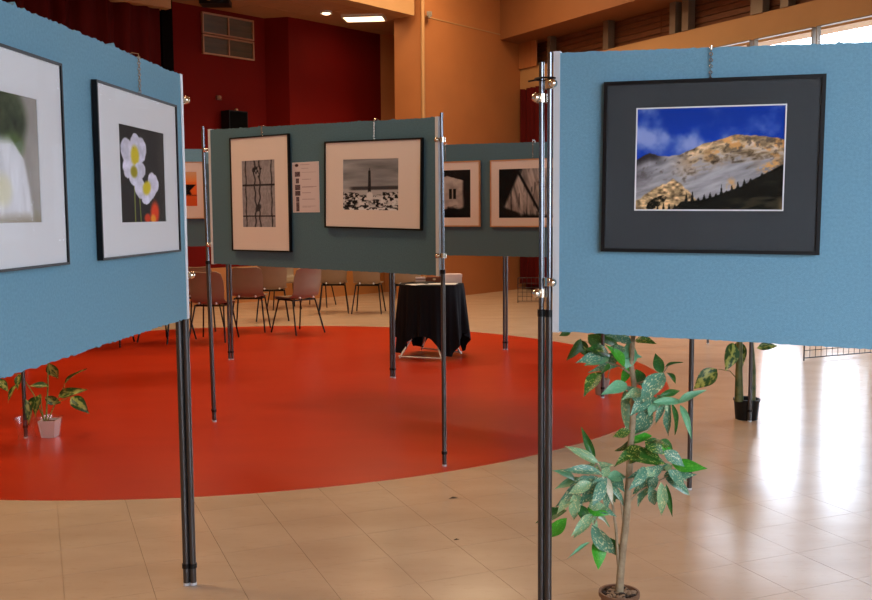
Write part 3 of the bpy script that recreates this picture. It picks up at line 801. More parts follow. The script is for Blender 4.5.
LC = math.hypot(PC[1][0] - PC[0][0], PC[1][1] - PC[0][1])
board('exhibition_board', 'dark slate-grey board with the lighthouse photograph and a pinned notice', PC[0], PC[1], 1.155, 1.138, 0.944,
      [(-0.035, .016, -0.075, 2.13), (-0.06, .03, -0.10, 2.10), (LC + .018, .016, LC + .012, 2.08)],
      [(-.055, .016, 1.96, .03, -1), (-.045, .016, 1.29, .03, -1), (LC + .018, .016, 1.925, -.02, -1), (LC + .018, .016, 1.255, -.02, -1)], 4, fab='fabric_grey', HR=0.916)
LB = math.hypot(PB[1][0] - PB[0][0], PB[1][1] - PB[0][1])
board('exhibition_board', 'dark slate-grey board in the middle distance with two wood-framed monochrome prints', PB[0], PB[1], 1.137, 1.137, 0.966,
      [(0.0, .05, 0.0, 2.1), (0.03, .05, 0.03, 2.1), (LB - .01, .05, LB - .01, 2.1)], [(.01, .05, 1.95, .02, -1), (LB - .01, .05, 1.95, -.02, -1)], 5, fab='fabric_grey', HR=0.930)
LD = math.hypot(PD[1][0] - PD[0][0], PD[1][1] - PD[0][1])
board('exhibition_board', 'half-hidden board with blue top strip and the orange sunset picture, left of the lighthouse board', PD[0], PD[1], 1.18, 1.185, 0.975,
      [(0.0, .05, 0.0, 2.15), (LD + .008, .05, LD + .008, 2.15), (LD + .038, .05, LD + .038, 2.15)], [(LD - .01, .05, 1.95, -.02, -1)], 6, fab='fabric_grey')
MB().box((.03, -.004, 2.02), (LD - .03, -.0005, 2.165)).build('blue_strip', M['fabric'], BOARDS['exhibition_board'][0])  # flat blue strip laid over the top of the grey board
LR = math.hypot(PR[1][0] - PR[0][0], PR[1][1] - PR[0][1])
board('exhibition_board', 'bright blue fabric board on the right carrying the mountain photograph', PR[0], PR[1], 1.10, 1.05, 0.928,
      [(-0.038, .012, -0.043, 2.00, 1.16, .0125), (-0.0128, .004, -0.0128, 2.03, 1.16, .0125), (LR + .02, .016, LR + .02, 2.0)],
      [(-.0128, .004, 1.925, .016, -1), (-.043, .012, 1.882, -.012, -1), (-.0128, .004, 1.267, .016, -1), (-.041, .012, 1.228, -.012, -1)], 8, 0.003)
tie = MB().torus((-0.028, .010, 1.945), 0.036, 0.0035, 'z', 18, 6).tube([(-0.05, .01, 1.945), (-0.085, -.004, 1.938)], 0.003, 6)
o = tie.build('cable_tie', M['black'], BOARDS['exhibition_board'][0])
PE = ((1.385, 5.15), (2.245, 6.82)); PF = ((.79, 10.60), (3.08, 10.95)); PG = ((-4.75, 6.2), (-2.80, 6.46))
for nm, P_, lab in (('e', PE, 'board hidden behind the mountain board, its two poles showing below'), ('f', PF, 'distant board hidden behind others, its pole standing right of the round table'), ('g', PG, 'board hidden behind the leftmost board, its pole beside the white flowerpot')):
    LL = math.hypot(P_[1][0] - P_[0][0], P_[1][1] - P_[0][1])
    board('exhibition_board', lab, P_[0], P_[1], 1.12, 1.12, 0.93, [(-.012, .016, -.012, 2.06)] + ([(-.042, .016, -.042, 2.06)] if nm == 'f' else []) + [(LL + .014, .016, LL + .014, 2.06)], [(-.012, .016, 1.94, .02, -1), (LL + .014, .016, 1.94, -.02, -1)], ord(nm))

# ================================================================== framed pictures
def picture(P, label, s0, s1, z0, z1, im, fn, res, frame, passe, fw=0.012, bevel=False, chain=None, tilt=0.0, gap=0.010, fd=0.022, group='framed photographs on the boards', top=None):
    """im = opening (s0,s1,z0,z1) in board coordinates"""
    d = Vector((P[1][0] - P[0][0], P[1][1] - P[0][1])).normalized(); a = math.atan2(d.y, d.x)
    sc = (s0 + s1) / 2; W, H = s1 - s0, z1 - z0
    r = thing('framed_picture', label, 'picture', (P[0][0] + d.x * sc, P[0][1] + d.y * sc, z0), a, group)
    r.rotation_euler = (0, tilt, a)
    yb, yf = -gap, -gap - fd
    fr = MB()
    for x0, x1, a0, a1 in ((-W/2, W/2, 0, fw), (-W/2, W/2, H - fw, H), (-W/2, -W/2 + fw, fw, H - fw), (W/2 - fw, W/2, fw, H - fw)):
        fr.box((x0, yf, a0), (x1, yb, a1))
    fr.build('frame', frame, r)
    MB().box((-W/2 + fw, yb - 0.004, fw), (W/2 - fw, yb, H - fw)).build('backing', M['black'], r)
    ix0, ix1, iz0, iz1 = im[0] - sc, im[1] - sc, im[2] - z0, im[3] - z0
    ym = yf + 0.006
    mt = MB(); e = fw
    for x0, x1, a0, a1 in ((-W/2 + e, W/2 - e, e, iz0), (-W/2 + e, W/2 - e, iz1, H - e), (-W/2 + e, ix0, iz0, iz1), (ix1, W/2 - e, iz0, iz1)):
        mt.box((x0, ym, a0), (x1, ym + 0.003, a1))
    po = mt.build('passepartout', passe, r)
    if bevel:
        bv = MB(); t_ = 0.004
        for x0, x1, a0, a1 in ((ix0, ix1, iz0, iz0 + t_), (ix0, ix1, iz1 - t_, iz1), (ix0, ix0 + t_, iz0 + t_, iz1 - t_), (ix1 - t_, ix1, iz0 + t_, iz1 - t_)):
            bv.box((x0, ym - 0.0005, a0), (x1, ym + 0.003, a1))
        bv.build('bevel', M['bevel'], po)
    o = link('print', print_mesh(ix1 - ix0, iz1 - iz0, fn, *res), r)
    o.location = ((ix0 + ix1) / 2, ym + 0.0032, iz0)
    MB().box((-W/2 + e, yf + 0.002, e), (W/2 - e, yf + 0.004, H - e)).build('glass', M['glass'], r)
    if chain:
        cx, zt = chain[0] - sc, chain[1] - z0
        ch_ = MB(); z = H - 0.006; k = 0
        while z < zt - 0.004:
            ch_.torus((cx, -0.007, z + 0.006), 0.0048, 0.0013, 'x' if k % 2 else 'y', 8, 4); z += 0.0095; k += 1
        ch_.tube([(cx, -0.007, zt - 0.006), (cx, -0.007, zt + 0.008), (cx, 0.015, zt + 0.012), (cx, 0.036, zt + 0.004), (cx, 0.036, zt - 0.02)], 0.0014, 6)
        ch_.build('hanging_chain', M['chrome'], r)
    return r
picture(PR, 'mountain landscape under blue sky in a charcoal mat and black frame', .165, .837, 1.368, 1.918, (.270, .7275, 1.503, 1.832), p_mountain, (230, 160), M['black_frame'], M['mat_grey'], 0.0115, True, (.497, 2.012), math.radians(0.6), 0.006, 0.018)
picture(PA, 'white poppies on dark ground, white mat, thin black frame', 1.163, 1.873, 1.364, 1.908, (1.333, 1.741, 1.478, 1.793), p_poppy, (130, 130), M['black_frame'], M['mat_white'], 0.007, False, (1.545, 2.036), 0, 0.004, 0.018)
picture(PA, 'pale veil-like photograph in white mat, cut by the left edge', .30, .938, 1.364, 1.920, (.45, .797, 1.484, 1.806), p_veil, (120, 120), M['black_frame'], M['mat_white'], 0.007, False, (.62, 2.036), 0, 0.004, 0.018)
picture(PC, 'tall narrow picture of bars and knotted ropes, cream mat, left on the lighthouse board', .256, .835, 1.252, 2.027, (.371, .696, 1.417, 1.865), p_rope, (70, 100), M['black_frame'], M['mat_cream'], 0.009, False, (.56, 2.085), 0, 0.008, 0.022)
picture(PC, 'black and white photograph of a lighthouse over rooftops in cream mat', 1.150, 1.939, 1.408, 1.950, (1.307, 1.758, 1.524, 1.834), p_lighthouse, (120, 100), M['black_frame'], M['mat_cream'], 0.010, False, (1.55, 2.068), math.radians(1.1), 0.008, 0.022)
picture(PB, 'monochrome house photograph in pale wood frame behind the thin pole', .32, .967, 1.387, 1.944, (.41, .8745, 1.464, 1.870), p_house, (80, 80), M['wood_frame'], M['mat_cream'], 0.010, False, (.62, 2.085))
picture(PB, 'monochrome leaning planks photograph in pale wood frame beside the chrome poles', 1.065, 1.81, 1.384, 1.942, (1.146, 1.72, 1.460, 1.864), p_planks, (100, 80), M['wood_frame'], M['mat_cream'], 0.010, False, (1.447, 2.085))
picture(PD, 'small orange sunset picture in cream mat on the half-hidden board', 1.25, 1.78, 1.465, 2.036, (1.33, 1.712, 1.592, 1.935), p_sunset, (60, 50), M['wood_frame'], M['mat_cream'], 0.008)
# pinned notice between the two pictures of the lighthouse board
dC = Vector((PC[1][0] - PC[0][0], PC[1][1] - PC[0][1])).normalized()
r = thing('notice_sheet', 'white printed notice sheet with thumbnails pinned between two black frames', 'notice', (PC[0][0] + dC.x * .963, PC[0][1] + dC.y * .963, 1.513), math.atan2(dC.y, dC.x))
MB().box((-.122, -.0030, 0), (.122, -.0012, .325)).build('sheet', M['paper'], r)
o = link('print', print_mesh(.240, .321, p_notice, 90, 140), r); o.location = (0, -.0034, .002)
for x, z in ((-.11, .315), (.11, .315)): MB().sphere((x, -.004, z), .004, 8, 6).build('pin', M['alu'], r)
# ================================================================== chairs
def shell_mesh():
    # profile in the (y, z) plane from the seat front to the top of the back
    prof = [(0.21, 0.405), (0.225, 0.43), (0.19, 0.447), (0.10, 0.445), (0.0, 0.437), (-0.10, 0.437), (-0.165, 0.455), (-0.20, 0.50), (-0.222, 0.58), (-0.24, 0.68), (-0.262, 0.77), (-0.278, 0.80)]
    wid = [0.15, 0.18, 0.195, 0.203, 0.206, 0.203, 0.196, 0.190, 0.197, 0.200, 0.180, 0.13]
    crv = [0.0, 0.0, 0.006, 0.014, 0.018, 0.02, 0.025, 0.03, 0.035, 0.035, 0.03, 0.02]
    nv = 9; front, back = [], []
    for i, ((y, z), w, c) in enumerate(zip(prof, wid, crv)):
        p0, p1 = prof[max(i - 1, 0)], prof[min(i + 1, len(prof) - 1)]
        ty, tz = p1[0] - p0[0], p1[1] - p0[1]; l_ = math.hypot(ty, tz); ny, nz = tz / l_, -ty / l_   # inner side normal
        for k in range(nv):
            v = -1 + 2 * k / (nv - 1); e = c * v * v
            front.append((v * w, y + ny * e, z + nz * e)); back.append((v * w * 1.01, y + ny * (e - 0.010), z + nz * (e - 0.010)))
    n = len(prof); vs = front + back; o = len(front); fs = []
    for i in range(n - 1):
        for k in range(nv - 1):
            q = (i * nv + k, i * nv + k + 1, (i + 1) * nv + k + 1, (i + 1) * nv + k)
            fs.append(q); fs.append(tuple(x + o for x in q[::-1]))
        for k in (0, nv - 1): fs.append((i * nv + k, (i + 1) * nv + k, (i + 1) * nv + k + o, i * nv + k + o))
    for i in (0, n - 1):
        for k in range(nv - 1): fs.append((i * nv + k, i * nv + k + 1, i * nv + k + 1 + o, i * nv + k + o))
    mb = MB(); mb.add(vs, fs, True); return mb.mesh('seat_shell', M['shell'])
chair0 = thing('stacking_chair', '', 'chair', (0, 0, 0), 0, 'brown stacking chairs behind the boards')
link('seat_shell', shell_mesh(), chair0)
for s in (-1, 1):
    for fy, ty in ((0.25, 0.15), (-0.25, -0.13)):
        MB().tube([(s * 0.165, ty, 0.418), (s * 0.215, fy, 0.012)], 0.0095, 8).build('leg', M['leg'], chair0)
    MB().tube([(s * 0.165, 0.155, 0.415), (s * 0.165, -0.135, 0.415)], 0.0095, 8).build('side_rail', M['leg'], chair0)
for y in (0.13, -0.11):
    MB().tube([(-0.17, y, 0.412), (0.17, y, 0.412)], 0.0095, 8).build('cross_rail', M['leg'], chair0)
for s in (-1, 1):
    MB().sphere((s * 0.10, -0.185, 0.445), 0.014, 8, 6).build('bolt', M['alu'], chair0)
CH = [(-2.657, 11.52, -6, 'brown stacking chair seen from behind, just right of the leftmost board'),
      (-2.40, 12.46, 2, 'brown stacking chair seen from behind, second from the leftmost board'),
      (-1.749, 12.20, 45, 'brown stacking chair turned to the left at the front edge of the red disc'),
      (-3.20, 11.45, -25, 'brown stacking chair half hidden by the leftmost board, only its right rim showing'),
      (-2.33, 13.75, 10, 'brown stacking chair in the second row, behind the second chair from the left'),
      (-2.42, 15.40, 200, 'tan-lit stacking chair far back that faces the photographer'),
      (-1.56, 14.75, 5, 'far stacking chair under the lighthouse board, left of the pair by the table'),
      (-1.02, 14.65, -4, 'far stacking chair under the lighthouse board, left of the pole'),
      (-0.45, 14.60, 8, 'far stacking chair just behind the black tablecloth'),
      (-3.80, 11.15, 0, 'stacking chair hidden behind the leftmost board, only its leg tips showing'),
      (-1.92, 15.75, 170, 'farthest stacking chair between the two tan-lit rows'),
      (-3.05, 12.6, 0, 'stacking chair behind the one that only shows its right rim')]
for i, (x, y, a, lab) in enumerate(CH):
    c = chair0 if i == 0 else copy_tree(chair0)
    c.location = (x, y, 0.0015 if math.hypot(x - CX, y - CY) < CR_ else 0.0); c.rotation_euler = (0, 0, math.radians(a)); c['label'] = lab; c.scale = (1.04, 1.04, 1.05)

# ================================================================== round table under a black cloth
TX, TY, TH, TR_ = -0.045, 10.20, 0.765, 0.335
r = thing('round_table', 'small round folding table with pale crossed legs under a black cloth', 'table', (TX, TY, 0.0015))
MB().lathe([(1e-4, TH - 0.03), (TR_, TH - 0.03), (TR_, TH - 0.004), (1e-4, TH - 0.004)], 40, smooth=False).build('tabletop', M['white_metal'], r)
for q, (x0, y0, x1, y1) in enumerate(((-0.34, -0.26, 0.14, 0.10), (0.10, -0.42, -0.12, 0.14), (0.31, 0.02, -0.16, 0.0), (-0.12, 0.36, 0.1, -0.1))):
    MB().tube([(x0, y0, 0.012), (x1, y1, TH - 0.03)], 0.0095, 8).build('leg', M['white_metal'], r)
MB().tube([(-0.34, -0.26, 0.03), (0.10, -0.42, 0.03)], 0.009, 8).build('stretcher', M['white_metal'], r)
MB().tube([(0.31, 0.02, 0.03), (-0.12, 0.36, 0.03)], 0.009, 8).build('stretcher', M['white_metal'], r)
# the cloth: a square laid over a round top, so four corners hang low
n = 160; vs, fs = [], []
rings = [0.0, 0.5, 0.96, 1.0]
half = 0.80
prev = []
def hem(a):
    b = (a + math.radians(20)) % (math.pi / 2) - math.pi / 4
    return (half + 0.05) / max(abs(math.cos(b + math.pi / 4)), abs(math.sin(b + math.pi / 4))) - TR_
NR = 9
for side in (0, 1):
    off = 0.004 * side
    for k in range(n):
        a = 2 * math.pi * k / n
        drop = min(hem(a), TH - 0.045) * (1 + 0.02 * math.sin(5 * a))
        for j in range(4):
            rr_ = [0.002, 0.18, TR_ * 0.93, TR_ + 0.002][j]
            vs.append((rr_ * math.cos(a), rr_ * math.sin(a), TH + 0.004 - off - (0.004 if j == 3 else 0)))
        for j in range(1, NR + 1):
            t_ = j / NR
            fold = (0.028 * math.sin(13 * a + 0.8 * math.sin(3 * a)) + 0.014 * math.sin(29 * a)) * t_
            rr_ = TR_ + 0.008 + 0.035 * t_ + fold - off
            vs.append((rr_ * math.cos(a), rr_ * math.sin(a), TH - drop * t_))
K = 4 + NR; S_ = n * K
for side in (0, 1):
    for k in range(n):
        k2 = (k + 1) % n
        for j in range(K - 1):
            q = (side * S_ + k * K + j, side * S_ + k2 * K + j, side * S_ + k2 * K + j + 1, side * S_ + k * K + j + 1)
            fs.append(q if side == 0 else q[::-1])
for k in range(n):
    k2 = (k + 1) % n
    fs.append((k * K + K - 1, k2 * K + K - 1, S_ + k2 * K + K - 1, S_ + k * K + K - 1))
    fs.append((k2 * K, k * K, S_ + k * K, S_ + k2 * K))
mb = MB(); mb.add(vs, fs, True)
o = mb.build('tablecloth', M['cloth']); o.location = (TX, TY, 0.0015)
tag(o, 'black tablecloth draped over the round table, corners hanging low', 'tablecloth')
ZT = TH + 0.0055
def at_table(o, x, y, rz=0): o.location = (TX + x, TY + y, ZT); o.rotation_euler.z = math.radians(rz)
o = MB().box((-.09, -.07, 0), (.09, .07, .085)).build('lid_box', M['pink_box']); o2 = MB().box((-.094, -.074, .062), (.094, .074, .092)).build('lid', M['pink_box'], o)
at_table(o, .22, .06, 8); tag(o, 'pale pink lidded box on the black tablecloth', 'box')
o = MB().box((-.11, -.08, 0), (.11, .08, .012)).build('booklet', M['black']); MB().box((-.105, -.077, .002), (.112, .077, .010)).build('pages', M['paper'], o)
at_table(o, -.08, .0, 20); tag(o, 'black covered booklet lying on the black tablecloth', 'booklet')
o = MB().box((-.15, -.10, 0), (.15, .10, .004)).build('leaflet', M['paper']); at_table(o, .11, -.15, -12); tag(o, 'white leaflet spread at the front of the black table', 'leaflet')
o = MB().box((-.10, -.07, 0), (.10, .07, .003)).build('leaflet', M['paper']); at_table(o, -.15, -.19, 30); tag(o, 'small leaflet at the left rim of the black table', 'leaflet')
o = MB().box((-.09, -.03, 0), (.09, .03, .05)).box((-.08, -.025, .05), (.08, .025, .058)).build('brown_case', M['brown']); MB().box((-.015, -.033, .025), (.015, -.03, .045)).build('clasp', M['chrome'], o)
at_table(o, .03, .12, -5); tag(o, 'brown case at the back of the black table', 'case')
o = MB().box((-.05, -.03, 0), (.05, .03, .055)).build('card_stack', M['pink_box']); MB().box((-.052, -.032, .03), (.052, .032, .036)).build('band', M['brown'], o)
at_table(o, -.12, .14, 10); tag(o, 'small stack of pale cards left of the brown case', 'cards')

# ================================================================== wire grid stands
def wire_grid(name, label, A, B, H, step, z0=0.03, feet=True):
    d = Vector((B[0] - A[0], B[1] - A[1])); L = d.length; a = math.atan2(d.y, d.x)
    r = thing(name, label, 'wire grid', (A[0], A[1], 0), a)
    fr = MB(); fr.tube([(0, 0, z0), (L, 0, z0)], .006, 6); fr.tube([(0, 0, H), (L, 0, H)], .006, 6); fr.tube([(0, 0, 0.002), (0, 0, H)], .007, 6); fr.tube([(L, 0, 0.002), (L, 0, H)], .007, 6)
    fr.build('frame', M['wire'], r)
    hw = MB().tube([(0, 0, 0), (L, 0, 0)], .0035, 4).mesh('wire', M['wire'])
    vw = MB().tube([(0, 0, z0), (0, 0, H)], .0035, 4).mesh('wire', M['wire'])
    for k in range(1, int((H - z0) / step)): o = link('wire', hw, r); o.location = (0, 0, z0 + k * step)
    for k in range(1, int(L / step) + 1):
        if k * step < L: o = link('wire', vw, r); o.location = (k * step, 0, 0)
    for x in (0, L):
        MB().tube([(x, -.2, .008), (x, .2, .008)], .007, 6).build('foot', M['wire'], r) if feet else None
    return r
wire_grid('wire_grid', 'dark wire grid stand on the bright floor behind the mountain board', (3.693, 9.66), (5.05, 10.25), 1.0, 0.075, feet=False)
wire_grid('wire_grid', 'small wire grid standing in front of the red side curtain', (1.372, 16.2), (2.15, 16.15), 0.42, 0.075, feet=False)

# ================================================================== plants
def leaf_mesh(nm, m_, droop, wob, seed):
    """unit leaf: 1 long along +Y, 1 wide, single blade with a folded midrib"""
    rr = random.Random(seed); n = 9; vs, fs = [], []
    for i in range(n + 1):
        t_ = i / n
        w = 0.5 * (math.sin(math.pi * min(1, t_ ** 0.75)) ** 1.1) + (0.012 if i in (0, n) else 0)
        z = -droop * t_ * t_ + 0.06 * math.sin(math.pi * t_)
        for v in (-1, -0.5, 0, 0.5, 1):
            vs.append((v * w, t_, z + 0.16 * abs(v) * w + wob * math.sin(9 * t_ + v * 2 + seed) * abs(v)))
    for i in range(n):
        for k in range(4): fs.append((i * 5 + k, i * 5 + k + 1, (i + 1) * 5 + k + 1, (i + 1) * 5 + k))
    me = bpy.data.meshes.new(nm); me.from_pydata(vs, [], fs)
    me.polygons.foreach_set('use_smooth', [True] * len(fs)); me.materials.append(m_)
    return me
LEAF = {}
def put_leaf(parent, B, T_, w, kind, rr, org):
    key = (kind, rr.randrange(3))
    if key not in LEAF: LEAF[key] = leaf_mesh('leaf', M['leaf_' + kind], (0.10, 0.18, 0.05)[key[1]], 0.02, key[1] * 7 + 1)
    o = link('leaf', LEAF[key], parent)
    B, T_ = Vector(B), Vector(T_); d = T_ - B; L = d.length; y = d.normalized()
    up = Vector((rr.uniform(-.7, .7), -1.0 + rr.uniform(-.3, .3), 0.75 + rr.uniform(-.5, .5)))
    x = y.cross(up).normalized(); z = x.cross(y)
    mt = Matrix((x * w * 1.24, y * L * 1.16, z * L)).transposed().to_4x4(); mt.translation = B - Vector(org)
    o.matrix_local = mt
def plant(name, label, org, leaves, stems, stem_mat, pot_fn, kindmap=None, seed=1):
    r = thing(name, label, 'plant', org); rr = random.Random(seed)
    for pts, rad in stems:
        q = [tuple(Vector(p) - Vector(org)) for p in pts]
        rs = [rad * (1 - 0.45 * i / max(1, len(q) - 1)) for i in range(len(q))]
        MB().tube(q, rs, 10).build('stem', stem_mat, r)
    for B, T_, w, k in leaves: put_leaf(r, B, T_, w, (kindmap or k), rr, org)
    pot_fn(r)
    return r
